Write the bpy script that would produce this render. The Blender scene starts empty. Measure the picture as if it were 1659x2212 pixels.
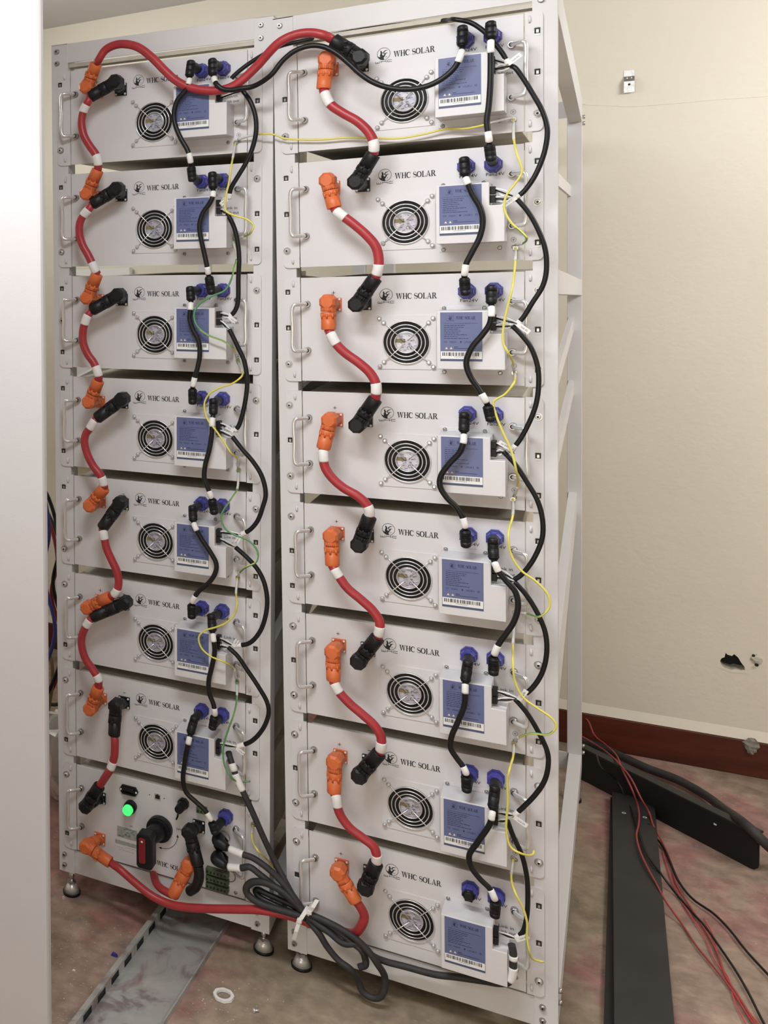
import bpy, math, random
from mathutils import Vector, Matrix
random.seed(7)
S = bpy.context.scene
COL = S.collection
# ------------------------------------------------------------------ camera
cd = bpy.data.cameras.new('camera'); cam = bpy.data.objects.new('camera', cd); COL.objects.link(cam)
cd.sensor_fit = 'HORIZONTAL'; cd.sensor_width = 36.0; cd.lens = 49.142
cd.shift_x = 0.60974; cd.shift_y = -0.22697; cd.clip_start = 0.02; cd.clip_end = 60
RM = ((0.83305977, 0.55198252, -0.03642424), (0.00195315, -0.06877936, -0.99762998), (-0.55317954, 0.83101426, -0.05837542))
M = Matrix.Identity(4)
for i in range(3):
    M[i][0] = RM[0][i]; M[i][1] = -RM[1][i]; M[i][2] = -RM[2][i]
M.translation = Vector((0.55834, -2.34057, 1.59610))
cam.matrix_world = M
S.camera = cam
# ------------------------------------------------------------------ light and exposure
S.view_settings.view_transform = 'Standard'; S.view_settings.look = 'None'
S.view_settings.exposure = 0.06; S.view_settings.gamma = 1.0; S.view_settings.use_curve_mapping = False
world = bpy.data.worlds.new('world'); S.world = world; world.use_nodes = True
world.node_tree.nodes['Background'].inputs[0].default_value = (0.9, 0.93, 1.0, 1)
world.node_tree.nodes['Background'].inputs[1].default_value = 0.25
def area(name, loc, target, sx, sy, power, colour):
    l = bpy.data.lights.new(name, 'AREA'); l.shape = 'RECTANGLE'; l.size = sx; l.size_y = sy; l.energy = power; l.color = colour
    o = bpy.data.objects.new(name, l); COL.objects.link(o); o.location = loc
    o.rotation_euler = (Vector(target) - Vector(loc)).to_track_quat('-Z', 'Y').to_euler(); return o
area('ceiling_lamp_front', (-0.05, -1.30, 2.54), (0.0, -1.0, 0), 1.2, 0.25, 37, (0.95, 0.97, 1.0))
area('wall_fill_light', (1.95, 0.20, 2.45), (1.10, 1.6, 1.35), 0.9, 0.5, 30, (0.99, 0.98, 0.97))  # added fill, out of view at right, brightens the back wall
l = bpy.data.lights.new('ceiling_fill_light', 'POINT'); l.energy = 11; l.shadow_soft_size = 0.15; l.color = (0.98, 0.98, 1.0)  # added point fill, brightens the ceiling and the wall top at left
o = bpy.data.objects.new('ceiling_fill_light', l); COL.objects.link(o); o.location = (-0.5, -1.35, 2.36)
area('ceiling_lamp_room', (0.9, -2.6, 2.52), (0.9, -2.3, 0), 1.3, 0.6, 12, (0.97, 0.97, 1.0))

area('ceiling_lamp_left', (-1.25, 0.55, 2.50), (0.2, 1.3, 1.6), 0.5, 0.9, 13, (1.0, 0.99, 0.98))
area('frontal_fill_light', (0.3, -4.0, 1.0), (0.3, 0, 0.7), 2.2, 1.6, 24, (1.0, 0.92, 0.78))  # added warm fill behind the camera, reaches into gaps and lower fronts

# ------------------------------------------------------------------ materials
def mat(name, col, rough=0.5, metal=0.0, var=0.0, vscale=6.0, bump=0.0, bscale=60.0, emit=None, trans=0.0, spec=0.5, col2=None):
    m = bpy.data.materials.new(name); m.use_nodes = True
    nt = m.node_tree; b = nt.nodes['Principled BSDF']
    b.inputs['Base Color'].default_value = (*col, 1); b.inputs['Roughness'].default_value = rough
    b.inputs['Metallic'].default_value = metal; b.inputs['Specular IOR Level'].default_value = spec
    tc = nt.nodes.new('ShaderNodeTexCoord')
    if var > 0 or col2:
        n = nt.nodes.new('ShaderNodeTexNoise'); n.inputs['Scale'].default_value = vscale; n.inputs['Detail'].default_value = 5
        r = nt.nodes.new('ShaderNodeValToRGB')
        c2 = col2 if col2 else tuple(c * (1 - var) for c in col)
        r.color_ramp.elements[0].position = 0.35; r.color_ramp.elements[1].position = 0.68
        r.color_ramp.elements[0].color = (*c2, 1); r.color_ramp.elements[1].color = (*col, 1)
        nt.links.new(tc.outputs['Object'], n.inputs['Vector']); nt.links.new(n.outputs['Fac'], r.inputs['Fac'])
        nt.links.new(r.outputs['Color'], b.inputs['Base Color'])
    if bump > 0:
        n2 = nt.nodes.new('ShaderNodeTexNoise'); n2.inputs['Scale'].default_value = bscale; n2.inputs['Detail'].default_value = 4
        bp = nt.nodes.new('ShaderNodeBump'); bp.inputs['Strength'].default_value = bump; bp.inputs['Distance'].default_value = 0.002
        nt.links.new(tc.outputs['Object'], n2.inputs['Vector']); nt.links.new(n2.outputs['Fac'], bp.inputs['Height'])
        nt.links.new(bp.outputs['Normal'], b.inputs['Normal'])
    if emit:
        b.inputs['Emission Color'].default_value = (*emit[0], 1); b.inputs['Emission Strength'].default_value = emit[1]
    if trans: b.inputs['Transmission Weight'].default_value = trans
    return m
white = mat('white_enamel', (0.72, 0.705, 0.715), 0.42, var=0.04, vscale=9, bump=0.08, bscale=500)
rackw = mat('rack_enamel', (0.72, 0.71, 0.715), 0.45, var=0.05, vscale=5, bump=0.08, bscale=400)
chassw = mat('chassis_dusty_enamel', (0.66, 0.63, 0.57), 0.6, col2=(0.52, 0.48, 0.39), vscale=14, bump=0.1, bscale=200)
chrome = mat('chrome', (0.80, 0.80, 0.79), 0.25, 0.6)
steel = mat('zinc_steel', (0.62, 0.62, 0.60), 0.28, 1.0, var=0.3, vscale=80)
black = mat('black_plastic', (0.009, 0.009, 0.011), 0.45, bump=0.15, bscale=300, spec=0.35)
rubber = mat('black_cable_rubber', (0.007, 0.007, 0.008), 0.40, spec=0.35)
greyrub = mat('dusty_black_cable', (0.034, 0.032, 0.034), 0.6, var=0.4, vscale=30)
orange = mat('orange_plastic', (0.72, 0.165, 0.048), 0.45, var=0.12, vscale=40, bump=0.1, bscale=250)
red = mat('red_cable', (0.42, 0.036, 0.044), 0.38, var=0.14, vscale=40)
redwire = mat('thin_red_wire', (0.34, 0.05, 0.05), 0.5)
thread = mat('pink_red_strand', (0.62, 0.07, 0.09), 0.5)
blue = mat('blue_plastic', (0.045, 0.045, 0.29), 0.35, bump=0.08, bscale=150)
sleeve = mat('white_sleeve', (0.82, 0.81, 0.79), 0.5)
yellow = mat('yellow_wire', (0.72, 0.64, 0.12), 0.45)
green = mat('green_wire_stripe', (0.10, 0.30, 0.12), 0.45)
greyw = mat('grey_heatshrink', (0.62, 0.62, 0.58), 0.5)
ink = mat('black_ink', (0.02, 0.02, 0.025), 0.7)
darkhole = mat('dark_recess', (0.008, 0.008, 0.010), 0.6)
labelb = mat('label_blue', (0.12, 0.145, 0.29), 0.35)
labeld = mat('label_dark_blue', (0.07, 0.09, 0.17), 0.4)
labelink = mat('label_ink', (0.02, 0.025, 0.09), 0.5)
paper = mat('label_white', (0.82, 0.82, 0.80), 0.5)
tan = mat('label_warning_tan', (0.50, 0.38, 0.24), 0.5)
silver = mat('hologram_label', (0.60, 0.60, 0.64), 0.3, 0.35, col2=(0.42, 0.40, 0.52), vscale=120)
gold = mat('label_ochre', (0.22, 0.18, 0.08), 0.5)
lampg = mat('lit_green_lens', (0.05, 0.6, 0.15), 0.3, emit=((0.06, 0.85, 0.17), 1.05))
redpl = mat('dark_red_plastic', (0.22, 0.015, 0.02), 0.35)
greent = mat('green_terminal', (0.10, 0.145, 0.07), 0.5, var=0.5, vscale=60)
sticker = mat('faded_sticker', (0.42, 0.45, 0.40), 0.5, col2=(0.28, 0.30, 0.27), vscale=90)
blackpanel = mat('black_panel_paint', (0.016, 0.016, 0.017), 0.55, col2=(0.024, 0.023, 0.023), vscale=8)
blackdark = mat('black_panel_darker', (0.006, 0.006, 0.007), 0.6)
foil = mat('clear_plastic_film', (0.75, 0.78, 0.78), 0.2, trans=0.75)

def node_mat(name):
    m = bpy.data.materials.new(name); m.use_nodes = True
    return m, m.node_tree, m.node_tree.nodes['Principled BSDF']
def ramp(nt, src, stops):
    r = nt.nodes.new('ShaderNodeValToRGB'); e = r.color_ramp.elements
    while len(e) < len(stops): e.new(0.5)
    for k, (p, c) in enumerate(stops): e[k].position = p; e[k].color = (*c, 1)
    nt.links.new(src, r.inputs['Fac']); return r
def noise(nt, tc, scale, detail=6, dist=0.0, rough=0.55, sc=None):
    n = nt.nodes.new('ShaderNodeTexNoise'); n.inputs['Scale'].default_value = scale; n.inputs['Detail'].default_value = detail
    n.inputs['Distortion'].default_value = dist; n.inputs['Roughness'].default_value = rough
    if sc:
        mp = nt.nodes.new('ShaderNodeMapping'); mp.inputs['Scale'].default_value = sc
        nt.links.new(tc.outputs['Object'], mp.inputs['Vector']); nt.links.new(mp.outputs['Vector'], n.inputs['Vector'])
    else: nt.links.new(tc.outputs['Object'], n.inputs['Vector'])
    return n
def mix(nt, fac, a, b, mode='MIX'):
    x = nt.nodes.new('ShaderNodeMix'); x.data_type = 'RGBA'; x.blend_type = mode
    if isinstance(fac, float): x.inputs[0].default_value = fac
    else: nt.links.new(fac, x.inputs[0])
    nt.links.new(a, x.inputs[6])
    if isinstance(b, tuple): x.inputs[7].default_value = (*b, 1)
    else: nt.links.new(b, x.inputs[7])
    return x.outputs[2]
# cream painted plaster
wallm, nt, b = node_mat('cream_plaster'); tc = nt.nodes.new('ShaderNodeTexCoord')
n1 = noise(nt, tc, 1.6, 4); r1 = ramp(nt, n1.outputs['Fac'], [(0.3, (0.74, 0.695, 0.57)), (0.7, (0.79, 0.75, 0.64))])
nt.links.new(r1.outputs['Color'], b.inputs['Base Color']); b.inputs['Roughness'].default_value = 0.6
n2 = noise(nt, tc, 40, 6); bp = nt.nodes.new('ShaderNodeBump'); bp.inputs['Strength'].default_value = 0.25; bp.inputs['Distance'].default_value = 0.004
nt.links.new(n2.outputs['Fac'], bp.inputs['Height']); nt.links.new(bp.outputs['Normal'], b.inputs['Normal'])
ceilm = mat('ceiling_paint', (0.66, 0.65, 0.66), 0.7)
# dusty concrete floor with worn red paint
floorm, nt, b = node_mat('dusty_red_floor'); tc = nt.nodes.new('ShaderNodeTexCoord')
n1 = noise(nt, tc, 2.3, 9, 0.5, 0.66); r1 = ramp(nt, n1.outputs['Fac'], [(0.36, (0.27, 0.20, 0.145)), (0.47, (0.37, 0.275, 0.22)), (0.56, (0.34, 0.185, 0.165))])
sp = nt.nodes.new('ShaderNodeSeparateXYZ'); nt.links.new(tc.outputs['Object'], sp.inputs[0])
def mth(op, a, b_=None):
    q = nt.nodes.new('ShaderNodeMath'); q.operation = op
    for k, v in enumerate((a, b_)):
        if v is None: continue
        if isinstance(v, float): q.inputs[k].default_value = v
        else: nt.links.new(v, q.inputs[k])
    return q.outputs[0]
dx = mth('ABSOLUTE', mth('SUBTRACT', sp.outputs[0], 0.17)); dx = mth('ADD', dx, mth('MULTIPLY', mth('SUBTRACT', n1.outputs['Fac'], 0.5), 0.7))
rz_ = ramp(nt, dx, [(0.28, (0, 0, 0)), (0.42, (1, 1, 1))])       # bare dusty screed between areas of worn red paint
n5 = noise(nt, tc, 4.0, 5); r5 = ramp(nt, n5.outputs['Fac'], [(0.35, (0.27, 0.215, 0.15)), (0.7, (0.38, 0.315, 0.235))])
mx = nt.nodes.new('ShaderNodeMix'); mx.data_type = 'RGBA'; nt.links.new(rz_.outputs['Color'], mx.inputs[0]); nt.links.new(r5.outputs['Color'], mx.inputs[6]); nt.links.new(r1.outputs['Color'], mx.inputs[7])
n3 = noise(nt, tc, 22, 6, 0.2); r3 = ramp(nt, n3.outputs['Fac'], [(0.35, (0.72, 0.70, 0.68)), (0.7, (1.18, 1.16, 1.12))])
c = mix(nt, 1.0, mx.outputs[2], r3.outputs['Color'], 'MULTIPLY')
n4 = noise(nt, tc, 90, 3, 0.0, 0.5, (1, 2.5, 1)); r4 = ramp(nt, n4.outputs['Fac'], [(0.66, (0, 0, 0)), (0.74, (1, 1, 1))])
c = mix(nt, r4.outputs['Color'], c, (0.46, 0.41, 0.36))
nt.links.new(c, b.inputs['Base Color']); b.inputs['Roughness'].default_value = 0.75
bp = nt.nodes.new('ShaderNodeBump'); bp.inputs['Strength'].default_value = 0.4; bp.inputs['Distance'].default_value = 0.003
nt.links.new(n3.outputs['Fac'], bp.inputs['Height']); nt.links.new(bp.outputs['Normal'], b.inputs['Normal'])
woodm, nt, b = node_mat('dark_red_wood'); tc = nt.nodes.new('ShaderNodeTexCoord')
n1 = noise(nt, tc, 5, 8, 0.5, 0.6, (0.5, 1, 6)); r1 = ramp(nt, n1.outputs['Fac'], [(0.3, (0.055, 0.010, 0.005)), (0.7, (0.115, 0.023, 0.010))])
nt.links.new(r1.outputs['Color'], b.inputs['Base Color']); b.inputs['Roughness'].default_value = 0.4
galv, nt, b = node_mat('stained_galvanised_steel'); tc = nt.nodes.new('ShaderNodeTexCoord')
n1 = noise(nt, tc, 9, 7, 1.2); r1 = ramp(nt, n1.outputs['Fac'], [(0.36, (0.26, 0.22, 0.22)), (0.46, (0.42, 0.42, 0.40)), (0.7, (0.52, 0.52, 0.49))])
n2 = noise(nt, tc, 3.5, 5, 2.0); r2 = ramp(nt, n2.outputs['Fac'], [(0.54, (0, 0, 0)), (0.62, (0.8, 0.8, 0.8))])
c = mix(nt, r2.outputs['Color'], r1.outputs['Color'], (0.26, 0.15, 0.14))
nt.links.new(c, b.inputs['Base Color']); b.inputs['Roughness'].default_value = 0.45; b.inputs['Metallic'].default_value = 0.35

# ------------------------------------------------------------------ mesh helpers
class MB:
    def __init__(s): s.v = []; s.f = []; s.m = []; s.sm = []; s.mats = []
    def mi(s, m):
        if m not in s.mats: s.mats.append(m)
        return s.mats.index(m)
    def add(s, vs, fs, m, smooth=False):
        o = len(s.v); s.v += [tuple(p) for p in vs]; k = s.mi(m)
        for f in fs: s.f.append(tuple(i + o for i in f)); s.m.append(k); s.sm.append(smooth)
        return s
    def box(s, a, b, m):
        x0, y0, z0 = (min(a[i], b[i]) for i in range(3)); x1, y1, z1 = (max(a[i], b[i]) for i in range(3))
        return s.add([(x0,y0,z0),(x1,y0,z0),(x1,y1,z0),(x0,y1,z0),(x0,y0,z1),(x1,y0,z1),(x1,y1,z1),(x0,y1,z1)],
                     [(0,3,2,1),(4,5,6,7),(0,1,5,4),(1,2,6,5),(2,3,7,6),(3,0,4,7)], m)
    def quadxz(s, x0, z0, x1, z1, y, m): return s.add([(x0,y,z0),(x1,y,z0),(x1,y,z1),(x0,y,z1)], [(0,1,2,3)], m)
    def poly(s, pts, y, m): return s.add([(p[0], y, p[1]) for p in pts], [tuple(range(len(pts)))], m)
    def prism(s, pts, y0, y1, m):      # outline in x-z (counter-clockwise seen from the front), front y0 to back y1
        n = len(pts)
        vs = [(p[0], y0, p[1]) for p in pts] + [(p[0], y1, p[1]) for p in pts]
        fs = [tuple(range(n)), tuple(reversed(range(n, 2*n)))] + [((i+1) % n, i, n+i, n+(i+1) % n) for i in range(n)]
        return s.add(vs, fs, m)
    def stroke(s, pts, ws, y, m):
        n = len(pts); vs = []
        for i, p in enumerate(pts):
            a = pts[max(i-1, 0)]; c = pts[min(i+1, n-1)]; dx, dz = c[0]-a[0], c[1]-a[1]; L = math.hypot(dx, dz) or 1
            w = (ws[i] if isinstance(ws, (list, tuple)) else ws) / 2
            vs += [(p[0]-dz/L*w, y, p[1]+dx/L*w), (p[0]+dz/L*w, y, p[1]-dx/L*w)]
        return s.add(vs, [(2*i, 2*i+1, 2*i+3, 2*i+2) for i in range(n-1)], m)
    def tube(s, pts, r, m, seg=12, cap=True, smooth=True, m2=None, twist=0.0, frac=3):
        pts = [Vector(p) for p in pts]; n = len(pts); k = s.mi(m); k2 = s.mi(m2) if m2 else k
        rs = r if isinstance(r, (list, tuple)) else [r]*n
        t0 = (pts[1]-pts[0]).normalized(); up = Vector((0,-1,0)) if abs(t0.y) < 0.9 else Vector((0,0,1))
        u = t0.cross(up).normalized(); o = len(s.v); pt = t0
        for i in range(n):
            t = (pts[min(i+1,n-1)]-pts[max(i-1,0)])
            t = t.normalized() if t.length > 1e-9 else pt
            q = pt.rotation_difference(t); u = (q @ u); u = (u - t*u.dot(t)).normalized(); w = t.cross(u); pt = t
            for j in range(seg):
                a = 2*math.pi*(j+0.5)/seg; s.v.append(tuple(pts[i] + (u*math.cos(a)+w*math.sin(a))*rs[i]))
        for i in range(n-1):
            sh = int(twist*i) % seg
            for j in range(seg):
                s.f.append((o+i*seg+j, o+i*seg+(j+1)%seg, o+(i+1)*seg+(j+1)%seg, o+(i+1)*seg+j)); s.sm.append(smooth)
                s.m.append(k2 if m2 and (j+sh) % seg < seg//frac else k)
        if cap:
            s.f.append(tuple(o+j for j in reversed(range(seg)))); s.m.append(k); s.sm.append(False)
            s.f.append(tuple(o+(n-1)*seg+j for j in range(seg))); s.m.append(k); s.sm.append(False)
        return s
    def cyl(s, a, b, r, m, seg=20, r2=None, smooth=True): return s.tube([a, b], [r, r if r2 is None else r2], m, seg, True, smooth)
    def ring(s, c, R_, r, m, seg=40, sub=6):   # torus in the x-z plane
        vs = []; fs = []
        for i in range(seg):
            a = 2*math.pi*i/seg
            for j in range(sub):
                b_ = 2*math.pi*j/sub; rr = R_+r*math.cos(b_)
                vs.append((c[0]+rr*math.cos(a), c[1]+r*math.sin(b_), c[2]+rr*math.sin(a)))
        for i in range(seg):
            for j in range(sub): fs.append((i*sub+j, i*sub+(j+1)%sub, ((i+1)%seg)*sub+(j+1)%sub, ((i+1)%seg)*sub+j))
        return s.add(vs, fs, m, True)
    def disc(s, c, r, m, seg=32): return s.poly([(c[0]+r*math.cos(2*math.pi*i/seg), c[2]+r*math.sin(2*math.pi*i/seg)) for i in range(seg)], c[1], m)
    def annulus(s, c, r0, r1, m, seg=40, a0=0.0, a1=2*math.pi):
        vs = []
        for i in range(seg+1):
            a = a0+(a1-a0)*i/seg
            vs += [(c[0]+r0*math.cos(a), c[1], c[2]+r0*math.sin(a)), (c[0]+r1*math.cos(a), c[1], c[2]+r1*math.sin(a))]
        return s.add(vs, [(2*i, 2*i+1, 2*i+3, 2*i+2) for i in range(seg)], m)
    def mesh(s, name):
        me = bpy.data.meshes.new(name); me.from_pydata(s.v, [], s.f)
        for m in s.mats: me.materials.append(m)
        me.polygons.foreach_set('material_index', s.m); me.polygons.foreach_set('use_smooth', s.sm); me.update(); return me
def link(name, me, parent=None, loc=(0,0,0), bevel=0.0, label=None):
    if isinstance(me, MB): me = me.mesh(name)
    o = bpy.data.objects.new(name, me); COL.objects.link(o); o.location = loc
    if parent: o.parent = parent
    if bevel:
        md = o.modifiers.new('bevel', 'BEVEL'); md.width = bevel; md.segments = 2; md.limit_method = 'ANGLE'; md.angle_limit = 0.7
    if label: o['label'] = label
    return o
def tag(o, label, cat, group=None):
    o['label'] = label; o['category'] = cat
    if group: o['group'] = group
    return o
def thing(name, label, cat, loc, rot=None, group=None):
    o = bpy.data.objects.new(name, None); COL.objects.link(o); o.empty_display_size = 0.05
    if rot is not None: o.matrix_world = Matrix.Translation(loc) @ rot
    else: o.location = loc
    return tag(o, label, cat, group)
def struct(name, mb, bevel=0):
    o = link(name, mb, bevel=bevel); o['kind'] = 'structure'; return o
def tree(o):
    return [o] + [x for ch in o.children for x in tree(ch)]
def dup(root, mw, label, group=None):
    new = {}
    for x in tree_cache[root.name]:
        c = x.copy(); COL.objects.link(c); new[x] = c
        if x is not root: c.parent = new[x.parent]
    r = new[root]; r.matrix_world = mw; r['label'] = label
    if group: r['group'] = group
    return r
tree_cache = {}
def smooth_path(P, per=8):
    P = [Vector(p) for p in P]
    if len(P) < 3: return P
    out = []
    Q = [P[0]*2-P[1]] + P + [P[-1]*2-P[-2]]
    for i in range(1, len(Q)-2):
        p0, p1, p2, p3 = Q[i-1], Q[i], Q[i+1], Q[i+2]
        t0 = 0; t1 = t0+max((p1-p0).length, 1e-5)**0.5; t2 = t1+max((p2-p1).length, 1e-5)**0.5; t3 = t2+max((p3-p2).length, 1e-5)**0.5
        for k in range(per):
            t = t1+(t2-t1)*k/per
            a1 = p0*((t1-t)/(t1-t0))+p1*((t-t0)/(t1-t0)); a2 = p1*((t2-t)/(t2-t1))+p2*((t-t1)/(t2-t1)); a3 = p2*((t3-t)/(t3-t2))+p3*((t-t2)/(t3-t2))
            b1 = a1*((t2-t)/(t2-t0))+a2*((t-t0)/(t2-t0)); b2 = a2*((t3-t)/(t3-t1))+a3*((t-t1)/(t3-t1))
            out.append(b1*((t2-t)/(t2-t1))+b2*((t-t1)/(t2-t1)))
    out.append(P[-1]); return out
def nearest(path, p):
    p = Vector(p); return min(range(len(path)), key=lambda i: (path[i]-p).length)
def text_mesh(txt, size, name='text'):
    cu = bpy.data.curves.new(name, 'FONT'); cu.body = txt; cu.size = size
    o = bpy.data.objects.new(name, cu); COL.objects.link(o)
    bpy.context.view_layer.update(); dg = bpy.context.evaluated_depsgraph_get()
    me = bpy.data.meshes.new_from_object(o.evaluated_get(dg)); bpy.data.objects.remove(o)
    vs = [v.co.copy() for v in me.vertices]; fs = [tuple(p.vertices) for p in me.polygons]; return vs, fs
def put_text(mb, txt, x, z, h, y, m, width=None, rot=0.0):
    vs, fs = text_mesh(txt, 1.0)
    if not vs: return
    x0 = min(v.x for v in vs); x1 = max(v.x for v in vs); sc = h/0.70; sx = (width/(x1-x0)) if width else sc
    ca, sa = math.cos(rot), math.sin(rot); P_ = []
    for v in vs:
        a, c_ = (v.x-x0)*sx, v.y*sc; P_.append((x+a*ca-c_*sa, y, z+a*sa+c_*ca))
    mb.add(P_, fs, m)
# ------------------------------------------------------------------ condensed serif lettering (unit cap height)
def arc(cx, cz, rx, rz, a0, a1, n=16):
    return [(cx+rx*math.cos(math.radians(a0+(a1-a0)*i/n)), cz+rz*math.sin(math.radians(a0+(a1-a0)*i/n))) for i in range(n+1)]
def glyph(ch):
    R_ = []                                 # list of (kind, data)
    def rect(x0, z0, x1, z1): R_.append(('p', [(x0,z0),(x1,z0),(x1,z1),(x0,z1)]))
    def par(xb, xt, w, z0=0, z1=1): R_.append(('p', [(xb,z0),(xb+w,z0),(xt+w,z1),(xt,z1)]))
    def st(p, w): R_.append(('s', (p, w)))
    sf = 0.06
    if ch == 'W':
        R_.append(('p', [(0.24,0),(0.33,0),(0.21,1),(0.03,1)])); R_.append(('p', [(0.26,0),(0.32,0),(0.51,1),(0.45,1)]))
        R_.append(('p', [(0.64,0),(0.73,0),(0.60,1),(0.42,1)])); R_.append(('p', [(0.66,0),(0.72,0),(0.90,1),(0.84,1)]))
        rect(-0.03,1-sf,0.28,1); rect(0.75,1-sf,0.98,1); return R_, 1.0
    if ch == 'H':
        rect(.07,0,.23,1); rect(.50,0,.66,1); rect(.2,.47,.52,.54)
        for x in (.02,.45): rect(x,0,x+.26,sf); rect(x,1-sf,x+.26,1)
        return R_, .74
    if ch == 'C':
        p = arc(.36,.5,.30,.47,48,312,22); n = len(p)
        st(p, [.06+.13*math.sin(math.pi*i/(n-1))**1.5 for i in range(n)]); rect(.55,.66,.60,.97); rect(.57,.10,.60,.28); return R_, .66
    if ch == 'S':
        p = arc(.29,.73,.20,.235,40,270,14)[:-1]+arc(.29,.26,.21,.235,90,-140,14); n = len(p)
        st(p, [.05+.15*math.exp(-((i-n/2)/(n*.22))**2) for i in range(n)]); rect(.45,.70,.49,.98); rect(.06,.02,.10,.32); return R_, .56
    if ch == 'O':
        p = arc(.37,.5,.29,.465,0,360,32); st(p, [.07+.11*abs(math.cos(2*math.pi*i/32)) for i in range(33)]); return R_, .76
    if ch == 'L':
        rect(.08,0,.24,1); rect(.02,0,.55,sf); rect(.02,1-sf,.31,1); rect(.50,0,.55,.30); return R_, .60
    if ch == 'A':
        R_.append(('p', [(.08,0),(.14,0),(.38,1),(.33,1)])); R_.append(('p', [(.50,0),(.68,0),(.42,1),(.33,1)])); rect(.18,.28,.56,.34)
        rect(.0,0,.24,sf); rect(.42,0,.75,sf); return R_, .75
    if ch == 'R':
        rect(.07,0,.23,1); rect(.01,0,.30,sf); rect(.01,1-sf,.32,1)
        p = [(.2,.965)]+arc(.34,.74,.17,.225,90,-90,12)+[(.2,.50)]; n = len(p); st(p, [.06+.11*math.sin(math.pi*i/(n-1)) for i in range(n)])
        R_.append(('p', [(.50,0),(.70,0),(.45,.5),(.30,.5)])); rect(.52,0,.76,sf); return R_, .76
    return [], .30
def serif_text(mb, txt, x, z, h, y, m, sx=1.0):
    for ch in txt:
        g, adv = glyph(ch)
        for kind, d in g:
            if kind == 'p': mb.poly([(x+p[0]*h*sx, z+p[1]*h) for p in d], y, m)
            else: mb.stroke([(x+p[0]*h*sx, z+p[1]*h) for p in d[0]], [w*h for w in d[1]], y, m)
        x += adv*h*sx
    return x
def logo(mb, cx, cz, r, y, m):
    mb.annulus((cx,y,cz), r*.94, r, m)
    T = lambda L: [(cx+a*r, cz+b*r) for a, b in L]
    mb.poly(T([(-.95,-.2),(-.86,-.5),(-.62,-.78),(-.3,-.95),(.02,-.99),(.05,-.78),(-.02,-.58),(.16,-.5),(-.1,-.36),(-.2,-.1),(-.3,-.12),(-.42,-.12),(-.52,-.4),(-.7,-.46),(-.82,-.34)]), y, m)
    mb.poly(T([(-.60,-.32),(-.30,-.32),(-.20,.12),(-.02,.20),(-.22,.24),(-.28,.42),(-.42,.62),(-.50,.40),(-.46,.1)]), y, m)
    mb.stroke(T([(.62,.52),(.35,.50),(.12,.40),(.0,.22),(.02,.06),(.16,.0),(.28,.08)]), [r*w for w in (.02,.10,.14,.15,.14,.10,.03)], y, m)
    mb.stroke(T([(.62,.06),(.42,.12),(.28,.02),(.16,-.20),(.0,-.36),(-.16,-.40)]), [r*w for w in (.02,.09,.14,.2,.24,.2)], y, m)
    mb.stroke(T([(.50,-.42),(.36,-.50),(.24,-.64)]), [r*w for w in (.02,.08,.02)], y, m)
    s = r*.07
    for L in ([(-1.24,-1.12),(-1.24,-1.42),(-.66,-1.42),(-.66,-1.12)], [(-.95,-1.42),(-.95,-1.18)], [(-.46,-1.42),(-.40,-1.22),(.32,-1.22),(.40,-1.42)], [(-.40,-1.05),(-.40,-1.25)], [(.34,-1.05),(.34,-1.25)], [(1.22,-1.08),(.58,-1.08),(.58,-1.38),(1.22,-1.38)]):
        for a, b_ in zip(L, L[1:]): mb.stroke(T([a, b_]), s, y, m)

# ------------------------------------------------------------------ the two rack frames
PITCH = 0.245256; HF = 0.222; WF = 0.4177; OX = 0.20885
LROT = Matrix(((0.99924685, -0.0323327, 0.02145527), (0.03237612, 0.99947435, -0.00167925), (-0.0213897, 0.00237262, 0.9997684))).to_4x4()
RACK = {0: Matrix.Translation((0, 0, 2.053)), 1: Matrix.Translation((-0.52420, -0.00389, 2.07306)) @ LROT}
RNAME = {0: 'right-hand', 1: 'left-hand'}
ORD = ['topmost', 'second', 'third', 'fourth', 'fifth', 'sixth', 'seventh', 'eighth']
def local(rk, j, x, y, z): return RACK[rk] @ Vector((x, y, z-(j-1)*PITCH))     # face coordinates of module j -> world
def module_matrix(rk, j): return RACK[rk] @ Matrix.Translation((OX, 0, -(j-1)*PITCH-HF))
BO = (-OX, 0, HF)

# ------------------------------------------------------------------ setting
def quad(mb, p, m): mb.add(p, [(0,1,2,3)], m)
X0, X1, Y0, Y1, ZC = -2.4, 3.2, -4.2, 1.60, 2.585
s = MB().box((X0-.1,Y0-.1,-.1), (X1+.1,Y1+.1,0), floorm); struct('floor', s)
s = MB().box((X0-.1,Y0-.1,ZC), (X1+.1,Y1+.1,ZC+.1), ceilm); struct('ceiling', s)
# back wall with a broken hole chased through the plaster
HX0, HX1, HZ0, HZ1 = .835, .895, .315, .366
hole = [(.0,.45),(.06,.62),(.18,.70),(.22,.98),(.30,.88),(.48,.84),(.56,.97),(.72,.80),(.84,.52),(.97,.30),(1.0,.10),(.82,.04),(.62,.08),(.45,.0),(.2,.06),(.05,.22)]
H = [(HX0+a*(HX1-HX0), HZ0+b_*(HZ1-HZ0)) for a, b_ in hole]
s = MB()
A0, A1, B0, B1 = .80, .93, .28, .40
def wq(x0, z0, x1, z1): s.quadxz(x0, z0, x1, z1, Y1, wallm)
wq(X0, 0, A0, ZC); wq(A1, 0, X1, ZC); wq(A0, 0, A1, B0); wq(A0, B1, A1, ZC)
c0 = ((HX0+HX1)/2, (HZ0+HZ1)/2)
def onrect(p):
    dx, dz = p[0]-c0[0], p[1]-c0[1]; t = min(((A1 if dx > 0 else A0)-c0[0])/dx if abs(dx) > 1e-9 else 1e9, ((B1 if dz > 0 else B0)-c0[1])/dz if abs(dz) > 1e-9 else 1e9)
    return (c0[0]+dx*t, c0[1]+dz*t)
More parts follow.
